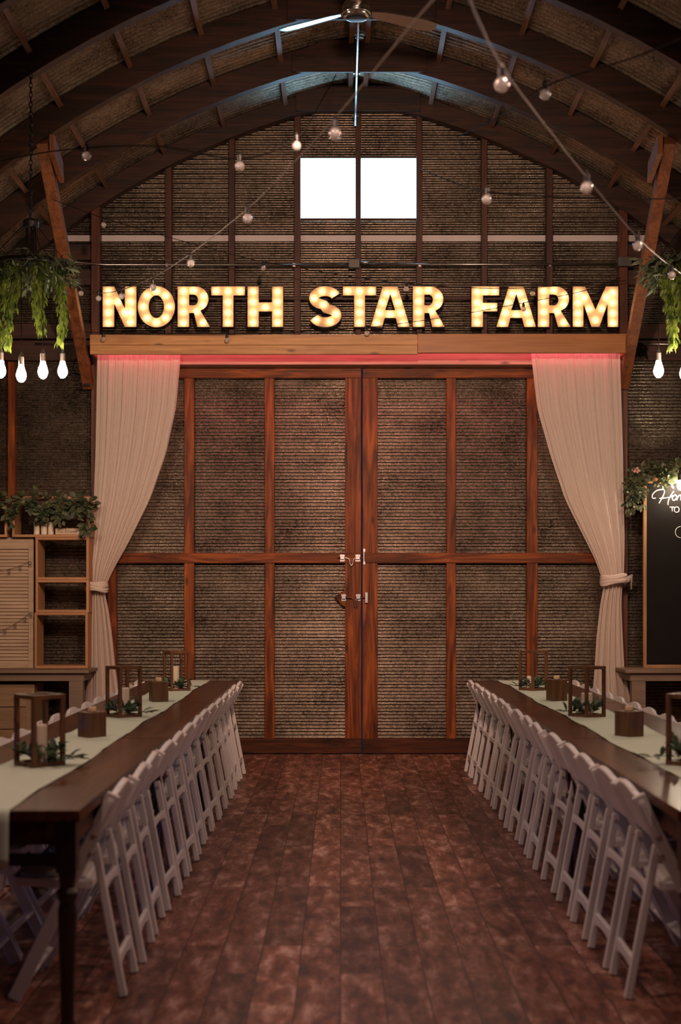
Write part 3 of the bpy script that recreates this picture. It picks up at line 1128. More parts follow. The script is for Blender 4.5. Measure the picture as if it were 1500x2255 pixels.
def curtain(tab, lab, seed, mir):
    r = random.Random(seed)
    fr_ = [(r.uniform(9, 14), r.uniform(0, 6.28), .45), (r.uniform(19, 26), r.uniform(0, 6.28), .32), (r.uniform(37, 50), r.uniform(0, 6.28), .26), (r.uniform(78, 96), r.uniform(0, 6.28), .18)]
    root = thing('curtain', W((tab[0][1] + tab[0][2]) / 2, 1640, DC), lab, 'curtain', 'sheer curtains framing the barn doors')
    base = root.location.copy()
    y0, y1 = 776.0, 1650.0
    knot = 1296 if not mir else 1280

    def fn(u, v):
        y = y0 + (y1 - y0) * v
        a, b = smooth_tab(tab, y)
        k = abs(y - knot)
        pinch = min(1.0, k / 260.0)
        amp = .030 + .030 * (1 - pinch)
        s = sum(w * sin(fq * u * 2 * pi * .5 + ph + 0.4 * sin(v * 5 + fq)) for fq, ph, w in fr_)
        # the gathered folds lean over one another
        uu = u + .006 * sin(fr_[1][0] * u * 2 * pi * .5 + fr_[1][1] + 1.5)
        px = a + (b - a) * uu
        bulge = .05 * (1 - pinch) * (1 - (2 * u - 1) ** 2)
        d = DC - amp * s * (.55 + .45 * pinch) - bulge
        p_ = W(px, y, DC)
        p_.y = d
        return p_ - base
    mb = MB().grid(fn, 200, 110)
    mb.build('drape', M_sheer, root, smooth=True)
    # tie-back: bands of gathered cloth round the waist
    a, b = smooth_tab(tab, knot)
    tie = MB()
    mm = DC / F
    cx = ((a + b) / 2 - 750) * mm
    hw = (b - a) / 2 * mm
    for i in range(5):
        zc = EYE + (HOR - (knot - 4)) * mm + (i - 2) * .016
        tilt = (.18 if mir else -.12) + r.uniform(-.12, .12)
        ring = []
        for k in range(29):
            t = 2 * pi * k / 28
            ring.append(Vector((cx + (hw + .016) * cos(t), DC - .04 + .105 * sin(t), zc + tilt * hw * cos(t) + .005 * sin(3 * t + i))) - base)
        tie.tube(ring, .0135 + .003 * (i % 2), 8, cap=False)
    ex = cx + (hw + .02) * (1 if mir else -1)
    for k in range(4):
        z_ = EYE + (HOR - knot) * mm
        tie.tube([Vector((ex - .02 * (1 if mir else -1), DC - .06, z_ - .02 + .012 * k)) - base, Vector((ex + (.03 + .008 * k) * (1 if mir else -1), DC - .03, z_ + .01 + .016 * k)) - base,
                  Vector((ex + (.045 if mir else -.028) + .004 * k, DC + .0, z_ + .03 - .035 * k)) - base], [.012, .014, .006], 7)
    tie.build('tie_back', M_sheer, root, smooth=True)
    return root


curtain(CL, 'sheer ivory curtain tied back beside the shelves', 3, False)
curtain(CR, 'sheer ivory curtain tied back beside the chalkboard', 8, True)

# ------------------------------------------------------------------ tables
TZ = 0.775
TAB_W = 0.765
LEGP = [(.030, 0), (.033, .01), (.030, .02), (.022, .05), (.026, .20), (.031, .33), (.034, .42), (.028, .45), (.036, .465), (.036, .485), (.026, .50), (.030, .53), (.033, .56)]


def farm_table(xc, y0, lab, L=2.43):
    root = thing('farm_table', (xc, y0 + L / 2, 0), lab, 'table', 'long dark wooden farm tables')
    top = MB()
    nb = 1
    for i in range(nb):
        a = -TAB_W / 2 + TAB_W * i / nb
        top.span((a + .0006, -L / 2 + .0, TZ - .038), (a + TAB_W / nb - .0006, L / 2, TZ))
    top.build('tabletop', M_table, root, bevel=.004)
    ax, ay = TAB_W / 2 - .045, L / 2 - .06
    for s in (-1, 1):
        MB().span((s * ax - .011, -ay, TZ - .125), (s * ax + .011, ay, TZ - .038)).build('apron', M_table, root)
        MB().span((-ax, s * ay - .011, TZ - .125), (ax, s * ay + .011, TZ - .038)).build('apron', M_table, root)
        MB().span((-ax, s * (ay - .02) - .014, .575), (ax, s * (ay - .02) + .014, .615)).build('stretcher', M_tleg, root)
        for t in (-1, 1):
            lg = MB().lathe(LEGP, 18, (0, 0, 0))
            lg.span((-.034, -.034, .555), (.034, .034, TZ - .04))
            lg.build('leg', M_tleg, root, loc=(s * (ax - .012), t * (ay - .02), 0), smooth=False)
    return root


LX, RX = -1.262, 1.523
Y_T = 4.80
for xc, side in ((LX, 'west'), (RX, 'east')):
    for k, w in enumerate(('nearest the camera', 'in the middle', 'nearest the barn doors')):
        farm_table(xc, Y_T + 2.445 * k, 'dark wooden farm table %s of the %s row' % (w, side))


def runner(xc, w, lab, seed, y_end):
    r = random.Random(seed)
    ph = [r.uniform(0, 6.28) for _ in range(6)]
    drop, y0 = .19, Y_T - .008
    L = y_end - y0

    def fn(u, v):
        t = v * (L + drop) - drop
        e = .008 * sin(t * 2.3 + ph[0]) + .006 * sin(t * 5.1 + ph[1])
        e2 = .008 * sin(t * 2.0 + ph[2]) + .006 * sin(t * 4.6 + ph[3])
        x = xc - w / 2 + e + (w + e2 - e) * u
        hump = .0035 * max(0, sin(t * 9.0 + 2 * sin(u * 3) + ph[4])) ** 3 + .0025 * max(0, sin(t * 6.1 + u * 3 + ph[5])) ** 4
        if t < 0:
            return (x, y0 - .004 - .004 * sin(u * 9), TZ + .002 + t)
        return (x, y0 + t, TZ + .0022 + hump)
    mb = MB().grid(fn, 14, 260)
    o = mb.build('table_runner', M_runner, smooth=True)
    sd = o.modifiers.new('thick', 'SOLIDIFY')
    sd.thickness = .0015
    sd.offset = 1.0
    tag(o, lab, 'table runner', 'pale sage runners on the tables')


runner(-1.277, .325, 'pale sage linen runner laid along the west row of tables', 1, 12.12)
runner(1.512, .335, 'pale sage linen runner laid along the east row of tables', 2, 12.12)


# ------------------------------------------------------------------ folding chairs
def make_chair():
    root = thing('folding_chair', (0, 0, 0), 'x', 'chair')
    foot_f, top = Vector((0, .185, 0)), Vector((0, -.185, .765))
    dirv = (top - foot_f).normalized()
    nrm = Vector((0, dirv.z, -dirv.y))      # forward-facing normal of the leaning frame
    for s in (-1, 1):
        x = s * .205
        MB().bar(foot_f + Vector((x, 0, .004)), top + Vector((x, 0, 0)), .022, .05, up=nrm).build('front_leg', M_chair, root, bevel=.005)
    for s in (-1, 1):
        x = s * .168
        MB().bar((x, -.108, .575), (x, -.215, .004), .026, .030, up=(0, 1, 0)).build('rear_leg', M_chair, root, bevel=.005)

    def on_rear(z):
        return -.108 - .107 * (.575 - z) / .571
    # rungs between the rear legs, upper one with a hollowed underside
    lp = []
    for i in range(13):
        u = -1 + 2 * i / 12
        lp.append((.156 * u, .39 + .014 * (1 - u * u)))
    loop = [(-.156, .432), (-.156, .39)] + lp[1:-1] + [(.156, .39), (.156, .432)]
    MB().prism(loop[::-1], .018, Matrix.Translation((0, on_rear(.40) - .009, 0))).build('upper_rung', M_chair, root, bevel=.003)
    lp = [(.156 * (-1 + 2 * i / 12), .10 + .016 * (1 - (-1 + 2 * i / 12) ** 2)) for i in range(13)]
    loop = [(-.156, .155), (-.156, .10)] + lp[1:-1] + [(.156, .10), (.156, .155)]
    MB().prism(loop[::-1], .018, Matrix.Translation((0, on_rear(.13) - .009, 0))).build('lower_rung', M_chair, root, bevel=.003)
    MB().bar((-.195, .135, .10), (.195, .135, .10), .018, .045, up=nrm).build('front_rung', M_chair, root, bevel=.003)
    # backrest panel in the plane of the leaning frame
    T3 = Matrix(((1, 0, 0, 0), (0, nrm.y, dirv.y, top.y), (0, nrm.z, dirv.z, top.z), (0, 0, 0, 1)))
    hw, b0 = .222, -.185
    lp = [(-hw + .012, b0), (hw - .012, b0), (hw, b0 + .02), (hw, -.045)]
    lp += [(hw - .05 + .05 * cos(a), -.04 + .05 * sin(a)) for a in [radians(k) for k in (10, 25, 40, 55)]]
    lp += [(hw * .72 * cos(a), -.012 + .042 * sin(a)) for a in [radians(k) for k in range(28, 153, 8)]]
    lp += [(-hw + .05 - .05 * cos(a), -.04 + .05 * sin(a)) for a in [radians(k) for k in (55, 40, 25, 10)]]
    lp += [(-hw, -.045), (-hw, b0 + .02)]
    MB().prism(lp, .026, T3 @ Matrix.Translation((0, -.013, 0))).build('backrest', M_chair, root, bevel=.007, seg=3)
    # seat frame and pad
    def seat_loop(w0, w1, y0, y1, rad):
        pts = []
        for (cx, cy, a0) in ((w1 - rad, y1 - rad, 0), (-w1 + rad, y1 - rad, 90), (-w0 + rad, y0 + rad, 180), (w0 - rad, y0 + rad, 270)):
            for k in range(5):
                a = radians(a0 + 22.5 * k)
                pts.append((cx + rad * cos(a), cy + rad * sin(a)))
        return pts
    RX_ = Matrix.Translation((0, 0, .442)) @ Matrix.Rotation(radians(-86), 4, 'X')
    lp = seat_loop(.178, .190, -.098, .200, .035)
    MB().prism(lp, .032, RX_).build('seat', M_chair, root, bevel=.004)
    lp = seat_loop(.150, .160, -.072, .172, .03)
    MB().prism(lp, .014, RX_ @ Matrix.Translation((0, -.010, 0))).build('seat_pad', M_vinyl, root, bevel=.005)
    for s in (-1, 1):
        MB().tube([(s * .150, -.112, .545), (s * .220, -.098, .545)], .007, 8).build('pivot_bolt', M_steel, root)
    return root


chair0 = make_chair()
first = [True]


def chair(x, y, rz, label, group):
    if first[0]:
        first[0] = False
        chair0.location = (x, y, 0)
        chair0.rotation_euler = (0, 0, rz)
        chair0['label'] = label
        chair0['group'] = group
    else:
        dup(chair0, (x, y, 0), rz, label, group)


jr = random.Random(5)
for k in range(14):
    y = 5.47 + .484 * k
    chair(-.815 - .215 + jr.uniform(-.008, .006), y + jr.uniform(-.015, .015), radians(90 + jr.uniform(-2, 2)),
          'white folding chair, %s from the camera on the aisle side of the west tables' % ORD[k], 'chairs along the west tables, aisle side')
ys = [5.45, 5.885, 6.35, 6.79, 7.33, 7.91, 8.36, 8.86, 9.33, 9.80, 10.25, 10.68, 11.10, 11.52, 11.94]
for k, y in enumerate(ys):
    chair(1.072 + .215 + jr.uniform(-.006, .008), y + jr.uniform(-.012, .012), radians(-90 + jr.uniform(-2, 2)),
          'white folding chair, %s from the camera on the aisle side of the east tables' % ORD[k], 'chairs along the east tables, aisle side')
for k in range(15):
    y = 5.12 + .482 * k
    chair(-1.722 + .215 + jr.uniform(-.006, .004), y + jr.uniform(-.015, .015), radians(-90 + jr.uniform(-2, 2)),
          'white folding chair, %s from the camera on the shelf side of the west tables' % ORD[k], 'chairs along the west tables, shelf side')
for k in range(15):
    y = 5.12 + .482 * k
    chair(1.985 - .215 + jr.uniform(-.004, .006), y + jr.uniform(-.015, .015), radians(90 + jr.uniform(-2, 2)),
          'white folding chair, %s from the camera on the chalkboard side of the east tables' % ORD[k], 'chairs along the east tables, chalkboard side')


# ------------------------------------------------------------------ table centrepieces
def lantern(x, y, rz, lab, h=.303, s=.158):
    root = thing('lantern', (x, y, TZ + .0045), lab, 'lantern', 'open wooden frame lanterns on the tables', rz)
    t = .019
    a = s / 2 - t / 2
    for i in (-1, 1):
        for j in (-1, 1):
            MB().span((i * a - t / 2, j * a - t / 2, 0), (i * a + t / 2, j * a + t / 2, h)).build('post', M_lantern, root, bevel=.0015, seg=1)
    for nm, z in (('base_frame', 0), ('top_frame', h - t)):
        m = MB()
        for i in (-1, 1):
            m.span((i * a - t / 2 + .001, -a, z + .0005), (i * a + t / 2 - .001, a, z + t - .0005))
            m.span((-a, i * a - t / 2 + .001, z + .0005), (a, i * a + t / 2 - .001, z + t - .0005))
        if z == 0:
            m.span((-a, -a, .001), (a, a, .006))
        m.build(nm, M_lantern, root)
    return root


def candle(x, y, z, r, h, lab, mat=None, group='cream pillar candles', rag=0):
    root = thing('candle', (x, y, z), lab, 'candle', group)
    pr = [(r * .98, 0), (r, .004), (r, h - .006), (r * .92, h), (r * .6, h - .004), (.002, h - .006)]
    MB().lathe(pr, 20).build('wax', mat or M_wax2, root, smooth=False, bevel=.0)
    MB().tube([(0, 0, h - .008), (.001, 0, h + .008)], .0015, 6).build('wick', M_ink, root)
    return root


def sprigs(x, y, z, lab, seed, n=84, spread=.085, extra=()):
    r = random.Random(seed)
    mb = MB()
    dirs = []
    for k in range(7):
        a = 2 * pi * k / 7 + r.uniform(-.3, .3)
        L = spread * r.uniform(.8, 1.25)
        p0 = Vector((.035 * cos(a + 1), .035 * sin(a + 1), .012))
        p1 = Vector((L * cos(a), L * sin(a), r.uniform(.03, .075)))
        dirs.append((p0, p1))
    for ang, L in extra:
        dirs.append((Vector((0, 0, .014)), Vector((L * cos(ang), L * sin(ang), .022))))
    for p0, p1 in dirs:
        mid = (p0 + p1) / 2 + Vector((0, 0, .012))
        mb.tube([p0, mid, p1], .0014, 5)
        m = max(4, n // len(dirs))
        for i in range(m):
            t = (i + .6) / m
            p = p0 * (1 - t) ** 2 + mid * 2 * t * (1 - t) + p1 * t * t
            d = (p1 - p0).normalized() * .6 + Vector((r.uniform(-1, 1), r.uniform(-1, 1), r.uniform(-.1, .7))) * .8
            mb.leaf(p, d, (r.uniform(-.4, .4), r.uniform(-.4, .4), 1), r.uniform(.05, .08), r.uniform(.022, .034))
    for v_i, v in enumerate(mb.v):
        if v[2] < .006:
            mb.v[v_i] = (v[0], v[1], .006)
    o = mb.build('greenery_sprig', M_euca, smooth=True, loc=(x, y, z))
    tag(o, lab, 'greenery', 'eucalyptus sprigs in the lanterns')


def wood_block(x, y, rz, lab, s=.098, h=.128):
    root = thing('candle_holder', (x, y, TZ + .0045), lab, 'candle holder', 'wooden block candle holders', rz)
    a = s / 2
    MB().span((-a, -a, 0), (a, a, h)).build('block', M_block, root, bevel=.003)
    MB().lathe([(.027, 0), (.027, .0015)], 18, (0, 0, h)).build('candle_cup', M_blackm, root)
    return root


def set_lantern(x, y, rz, where, cr, ch, seed, extra=(), co=(0, 0)):
    lantern(x, y, rz, 'open walnut frame lantern with candle, %s' % where)
    candle(x + co[0], y + co[1], TZ + .0115, cr, ch, 'cream pillar candle inside the lantern %s' % where)
    sprigs(x, y, TZ + .0115, 'eucalyptus leaves round the candle in the lantern %s' % where, seed, extra=extra)


W1, W2, W3 = 'nearest the camera on the west tables', 'in the middle of the west tables', 'farthest along the west tables'
E1, E2, E3 = 'nearest the camera on the east tables', 'in the middle of the east tables', 'farthest along the east tables'
set_lantern(-1.282, 6.06, radians(43), W1, .031, .165, 11, ((-.1, .20), (-.3, .17)))
set_lantern(-1.293, 8.48, radians(41), W2, .033, .165, 12, ((-.25, .18),))
set_lantern(-1.245, 10.80, radians(30), W3, .031, .178, 13, ((.1, .15), (2.8, .13)), co=(-.012, 0))
set_lantern(1.500, 6.07, radians(44), E1, .033, .165, 14, ((3.0, .20),))
set_lantern(1.470, 8.48, radians(34), E2, .034, .135, 15, ((2.9, .16),), co=(0, 0))
set_lantern(1.475, 10.88, radians(35), E3, .031, .10, 16, ((3.1, .14),), co=(-.02, 0))
for x, y, rz, lab, hh in ((-1.267, 7.25, radians(44), 'on the west tables closer to the camera', .130), (-1.243, 9.72, radians(20), 'on the west tables closer to the doors', .136),
                          (1.484, 7.31, radians(32), 'on the east tables closer to the camera', .130), (1.484, 9.76, radians(14), 'on the east tables closer to the doors', .148)):
    wood_block(x, y, rz, 'square teak candle holder %s' % lab, h=hh, s=.105 if abs(rz) > .5 else .112)
    candle(x, y, TZ + .0045 + hh + .0015, .021, .024, 'short cream candle stub topping the teak holder %s' % lab, M_wax, 'candle stubs on the wooden blocks')


# ------------------------------------------------------------------ hanging lamps with vines
ST = [(.004, -.118), (.014, -.115), (.027, -.100), (.0345, -.078), (.034, -.062), (.028, -.040), (.020, -.018), (.0165, 0), (.015, .004)]


def pendant_lamp(cx, cy, zring, bulbs, vines, lab, seed, ztop):
    r = random.Random(seed)
    root = thing('hanging_lamp', (cx, cy, zring), lab, 'chandelier', 'vine covered hanging lamps')
    # chain
    ch = MB()
    z = .36
    n = int((ztop - zring - .36) / .034)
    for i in range(n):
        zc = z + i * .034
        pts = []
        for k in range(13):
            t = 2 * pi * k / 12
            a, b = .011 * cos(t), .024 * sin(t)
            pts.append((a, 0, zc + b) if i % 2 else (0, a, zc + b))
        ch.tube(pts, .0034, 5, cap=False)
    ch.build('chain', M_blackm, root, smooth=True)
    MB().lathe([(.02, .27), (.055, .275), (.058, .315), (.05, .33), (.012, .345), (.012, .37)], 20).build('canopy', M_black, root, smooth=False)
    bundle = MB()
    for k in range(5):
        a = 2 * pi * k / 5
        bundle.tube([(.03 * cos(a), .03 * sin(a), .28), (.034 * cos(a), .034 * sin(a), .15), (.04 * cos(a), .04 * sin(a), .02)], .006, 6)
    for k in range(4):
        a = 2 * pi * k / 4 + .5
        bundle.tube([(.05 * cos(a), .05 * sin(a), .29), (.29 * cos(a), .29 * sin(a), .02)], .003, 5)
    bundle.build('cable_bundle', M_cordb, root, smooth=True)
    RR = .295
    ring = [(RR * cos(2 * pi * k / 40), RR * sin(2 * pi * k / 40), 0) for k in range(41)]
    MB().tube(ring, .016, 8, cap=False).tube([(-RR, 0, 0), (RR, 0, 0)], .010, 6).tube([(0, -RR, 0), (0, RR, 0)], .010, 6).build('ring', M_blackm, root, smooth=True)
    for bx_, by_, zb in bulbs:
        zz = zb - zring + .118
        MB().tube([(bx_, by_, zz + .09), (bx_, by_, .0)], .0035, 6).build('cord', M_cordb, root)
        so = MB().lathe([(.015, .0), (.0185, .002), (.0185, .055), (.013, .062), (.006, .085)], 14).build('socket', M_nickel, root, smooth=False, loc=(bx_, by_, zz))
        MB().lathe(ST, 18).build('bulb', M_bulb_on, so, smooth=True)
    # foliage on the ring
    top = MB()
    for k in range(520):
        a = r.uniform(0, 2 * pi)
        rad = RR * sqrt(r.uniform(.15, 1.25))
        p = Vector((rad * cos(a), rad * sin(a), r.uniform(-.10, .055)))
        d = Vector((cos(a) * r.uniform(-.2, 1.3), sin(a) * r.uniform(-.2, 1.3), r.uniform(-1.3, .35))) + Vector((r.uniform(-.5, .5), r.uniform(-.5, .5), 0))
        top.leaf(p, d, (r.uniform(-1, 1), r.uniform(-1, 1), .6), r.uniform(.05, .11), r.uniform(.012, .028), .3)
    top.build('leafy_crown', M_pine, root, smooth=True)
    for vx, vy, L in vines:
        v = MB()
        pts = []
        m = int(L / .02)
        for i in range(m + 1):
            t = i / m
            pts.append(Vector((vx + .016 * sin(t * 6 + vx * 20), vy + .016 * cos(t * 5 + vx * 9), .02 - L * t)))
        v.tube(pts, .003, 5)
        for i in range(m + 1):
            t = i / m
            wid = .085 * (1 - .5 * t)
            for q in range(10):
                a = r.uniform(0, 2 * pi)
                ll = r.uniform(.035, .065)
                v.leaf(pts[i] + Vector((cos(a), sin(a), 0)) * r.uniform(0, wid * .5), Vector((cos(a) * .55, sin(a) * .55, -1 + r.uniform(-.2, .35))), (cos(a + .6), sin(a + .6), .5), ll, r.uniform(.012, .020), .25)
        v.build('vine', M_vine, root, smooth=True)
    return root


pz = 10.05


def pxo(cx, cy, px):
    return (px - 750) * cy / F - cx


CX1, CY1 = -2.178, 10.0
ZR = EYE + (HOR - 588) * 10 / F
bl = [(-.235, .05, 3.095), (-.170, -.17, 3.005), (-.013, -.24, 2.965), (.127, -.20, 2.995), (.204, .10, 3.045)]
pendant_lamp(CX1, CY1, ZR, bl, ((-.20, -.20, .56), (-.135, -.16, .60), (-.06, -.22, .34), (.10, -.20, .50), (.205, .04, .53), (-.27, .05, .55), (.02, .26, .38)),
             'hanging lamp of bare bulbs under trailing vines, before the shelves', 21, 5.24)
CX2 = 2.455
bl = [(-.222, -.02, 3.03), (-.065, -.22, 3.10), (.10, -.2, 3.03), (.20, .1, 3.06), (.02, .23, 3.05)]
pendant_lamp(CX2, CY1, ZR, bl, ((-.165, -.13, .60), (-.12, -.18, .42), (.06, -.22, .5), (.22, .0, .55), (.1, .22, .45)),
             'hanging lamp of bare bulbs under trailing vines, before the chalkboard', 22, 5.20)

# ------------------------------------------------------------------ ceiling fan
fan = thing('ceiling_fan', ((785 - 750) * 10.11 / F, 10.11, 5.66), 'chrome three blade ceiling fan under the ridge', 'ceiling fan')
MB().lathe([(.03, -.055), (.085, -.05), (.105, -.025), (.108, .02), (.09, .05), (.03, .075), (.02, .08)], 32).build('motor_housing', M_chrome, fan, smooth=True)
MB().lathe([(.0, -.062), (.055, -.062), (.075, -.052), (.075, -.045)], 28).build('hub_cap', M_black, fan, smooth=True)
MB().lathe([(.095, -.034), (.112, -.030), (.112, -.018), (.095, -.014)], 32, cap=False).build('trim_ring', M_chrome, fan, smooth=True)
MB().tube([(0, 0, .07), (0, 0, .40)], .012, 12).build('down_rod', M_chrome, fan, smooth=True)
for ang in (147, 27, 267):
    mb = MB()
    lp = [(.10, -.022), (.20, -.045), (.55, -.062), (.64, -.050), (.655, 0), (.64, .050), (.55, .062), (.20, .045), (.10, .022)]
    n = len(lp)
    vs = []
    for zz in (-.004, .004):
        for x, y in lp:
            vs.append((x, y, zz - y * .22))
    mb.add(vs, [tuple(range(n - 1, -1, -1)), tuple(range(n, 2 * n))] + [(i, (i + 1) % n, n + (i + 1) % n, n + i) for i in range(n)], Matrix.Rotation(radians(ang), 4, 'Z'))
    mb.build('blade', M_chrome, fan)

# ------------------------------------------------------------------ conduit
con = MB()
xr = .14
con.tube([(xr, 7.9, 6.005), (xr, 12.0, 6.005), (xr, 13.20, 6.005), (xr, 13.38, 5.995), (xr, 13.41, 5.93)], .0125, 10)
c = tag(con.build('conduit', M_conduit, smooth=True), 'thin steel conduit running along the ridge under the ribs', 'conduit')
for y in RIBY[:4]:
    MB().span((xr - .03, y - .065, 6.012), (xr + .03, y - .045, 6.026)).tube([(xr - .016, y - .055, 6.015), (xr - .016, y - .055, 5.99), (xr + .016, y - .055, 5.99), (xr + .016, y - .055, 6.015)], .003, 5).build('clamp', M_steel, c)
wc = MB()
P = [W(160, 576, 13.2), W(190, 580, 13.36), W(235, 583, 13.43), W(768, 583, 13.43)]
wc.tube(P, .009, 8)
c = tag(wc.build('conduit', M_conduit, smooth=True), 'steel conduit crossing the gable above the letters, west of the box', 'conduit')
for px in (369, 648):
    MB().span((wx(px) - .012, 13.425, wz(590)), (wx(px) + .012, 13.46, wz(583))).build('clamp', M_steel, c)
c = tag(MB().tube([W(792, 582, 13.43), W(1362, 582, 13.43)], .009, 8).tube([W(792, 578, 13.425), W(817, 578, 13.425)], .014, 8).build('conduit', M_conduit, smooth=True), 'steel conduit crossing the gable above the letters, east of the box', 'conduit')
for px in (924, 1210):
    MB().span((wx(px) - .012, 13.425, wz(590)), (wx(px) + .012, 13.46, wz(583))).build('clamp', M_steel, c)
b = MB().span(W(768, 570, 13.40), W(792, 593, 13.47))
tag(b.build('junction_box', M_greybox, bevel=.004), 'grey square junction box on the centre stud', 'junction box')
b = MB().span(W(1362, 565, 13.36), W(1388, 590, 13.44))
tag(b.build('junction_box', M_greybox, bevel=.004), 'grey square junction box on the post by the chalkboard', 'junction box')
tag(MB().tube([W(1388, 572, 13.44), W(1470, 572, 13.44)], .011, 8).tube([W(1388, 580, 13.44), W(1440, 580, 13.44)], .011, 8).build('conduit', M_conduit, smooth=True), 'pair of short conduits leaving the box by the chalkboard', 'conduit')
tag(MB().tube([W(78, 757, 13.43), W(174, 757, 13.43)], .008, 8).build('metal_rod', M_steel, smooth=True), 'thin pale rod on the boards above the shelves', 'rod')
tag(MB().tube([W(1404, 758, 13.43), W(1560, 758, 13.43)], .008, 8).build('metal_rod', M_steel, smooth=True), 'thin pale rod on the boards above the chalkboard', 'rod')
# small loudspeaker on the post
spk = thing('loudspeaker', W(194, 852, 13.36), 'small black box speaker on the post beside the curtain', 'speaker')
MB().span((-.034, -.05, 0), (.030, .06, .135)).build('cabinet', M_black, spk, bevel=.008)
MB().span((-.026, -.053, .01), (.022, -.05, .125)).build('grille', M_blackm, spk)
cb = MB().tube([W(192, 822, 13.37), W(180, 826, 13.37), W(165, 824, 13.38), W(160, 812, 13.40), W(164, 795, 13.42), W(176, 776, 13.43)], .004, 6).tube([W(193, 852, 13.38), W(193, 1080, 13.44)], .003, 6)
cb.build('cable', M_cordb, spk).location = -spk.location
tg = MB()
for k in range(6):
    pts = [W(1402 + rnd.uniform(-6, 30), 775 + rnd.uniform(-18, 18), 13.40 + rnd.uniform(-.03, .03)) for _ in range(4)]
    tg.tube(pts, .005, 5)
tg.box(W(1407, 770, 13.40), (.07, .06, .11))
tag(tg.build('cable_bundle', M_cordb), 'bundle of black cables behind the brace by the chalkboard', 'cables')


# ------------------------------------------------------------------ string lights
def spline(pts, sub=8):
    P = [Vector(p) for p in pts]
    P = [P[0] * 2 - P[1]] + P + [P[-1] * 2 - P[-2]]
    out = []
    for i in range(1, len(P) - 2):
        for k in range(sub):
            t = k / sub
            out.append(.5 * ((2 * P[i]) + (-P[i - 1] + P[i + 1]) * t + (2 * P[i - 1] - 5 * P[i] + 4 * P[i + 1] - P[i + 2]) * t * t + (-P[i - 1] + 3 * P[i] - 3 * P[i + 1] + P[i + 2]) * t ** 3))
    out.append(P[-2])
    return out


def string_light(pts, bulbs, lab, mat, r=.0035, br=.0235, twist=True):
    C = [W(*p) for p in pts]
    path = spline(C)
    root = thing('string_light', path[len(path) // 2], lab, 'string light', 'strands of unlit globe bulbs')
    base = root.location.copy()
    mb = MB()
    mb.tube([p - base for p in path], r, 7)
    mb.build('cord', mat, root, smooth=True)
    for px, py in bulbs:
        # the point of the cord just above the bulb
        best = min(path, key=lambda q: abs(750 + q.x * F / q.y - px))
        d = best.y
        b = W(px, py, d)
        topz = max(best.z, b.z + br + .02)
        so = MB()
        so.lathe([(.010, 0), (.0125, .003), (.0125, .030), (.008, .036), (.004, topz - (b.z + br) if topz - (b.z + br) > .04 else .045)], 12)
        s = so.build('socket', M_black, root, loc=Vector((b.x, b.y, b.z + br - .004)) - base)
        n = 10
        prof = [(br * sin(pi * i / n) + .0003, -br + .004 - br * cos(pi * (n - i) / n) * -1 * -1) for i in range(n + 1)]
        prof = [(max(.0004, br * sin(pi * i / n)), .004 - br - br * cos(pi * i / n)) for i in range(n + 1)]
        g = MB().lathe(prof, 18).build('bulb', M_glass, s, smooth=True)
        MB().tube([(0, 0, 0), (0, 0, -.014), (.004, 0, -.022), (-.004, 0, -.030)], .0022, 6).build('filament', M_steel, s)
    return root


string_light([(1060, -110, 3.7), (950, 5, 4.1), (870, 100, 4.5), (740, 258, 5.3), (640, 366, 6.0), (545, 460, 6.8), (420, 558, 8.2), (340, 609, 9.4), (268, 638, 10.5), (217, 645, 11.4), (163, 632, 12.3)],
             [(738, 294), (545, 481), (420, 580), (337, 633), (268, 652), (217, 657), (178, 646)], 'globe bulb strand slanting from the brace by the shelves past the window', M_cordt, .003)
string_light([(1010, -60, 3.7), (1060, 60, 4.1), (1107, 150, 4.4), (1180, 250, 4.8), (1292, 392, 5.4), (1405, 523, 6.6), (1480, 587, 8.0), (1560, 640, 9.0)],
             [(1105, 186), (1292, 413), (1405, 541), (1480, 606)], 'globe bulb strand slanting down to the lamp by the chalkboard', M_cordt, .003)
string_light([(-60, 372, 8.2), (60, 342, 7.8), (190, 326, 7.4), (350, 322, 7.0), (528, 349, 6.6), (653, 304, 6.8), (700, 236, 9.0), (740, 165, 12.2)],
             [(190, 343), (528, 366), (653, 321)], 'globe bulb strand over the shelf side that crosses under the roof', M_cordb)
string_light([(1580, 432, 7.6), (1450, 438, 7.2), (1330, 437, 6.9), (1200, 432, 6.7), (1072, 422, 6.6), (1000, 402, 9.0), (926, 372, 13.42)],
             [(1072, 439)], 'globe bulb strand with its bulb beside the window, toward the chalkboard', M_cordb)
string_light([(1580, 50, 5.2), (1400, 125, 5.6), (1200, 191, 6.0), (1090, 262, 9.0), (1010, 300, 13.2)],
             [(1201, 208)], 'globe bulb strand under the roof at the highest point on the chalkboard side', M_cordb)
string_light([(118, 440, 11.6), (228, 480, 12.2), (363, 520, 12.6), (500, 557, 12.8), (580, 576, 12.9), (780, 610, 13.0), (895, 624, 13.05), (1050, 634, 13.1), (1173, 633, 13.1), (1380, 618, 13.3)],
             [(228, 495), (580, 590), (895, 636), (1173, 646)], 'thin dark globe bulb strand sagging across the gable above the letters', M_cordb, .003)
string_light([(120, 727, 12.9), (228, 733, 12.95), (360, 735, 12.95), (500, 735, 12.95), (660, 731, 12.95), (808, 721, 12.95), (930, 706, 13.0), (1040, 688, 13.1), (1153, 667, 13.2), (1280, 642, 13.25), (1366, 612, 13.4)],
             [(228, 747), (500, 749), (808, 734), (1153, 681)], 'globe bulb strand resting on the beam and crossing the last word of the sign', M_cordb, .003)


# ------------------------------------------------------------------ west shelves
def SX(px, d):
    return (px - 750) * d / F


def SZ(py, d):
    return EYE + (HOR - py) * d / F


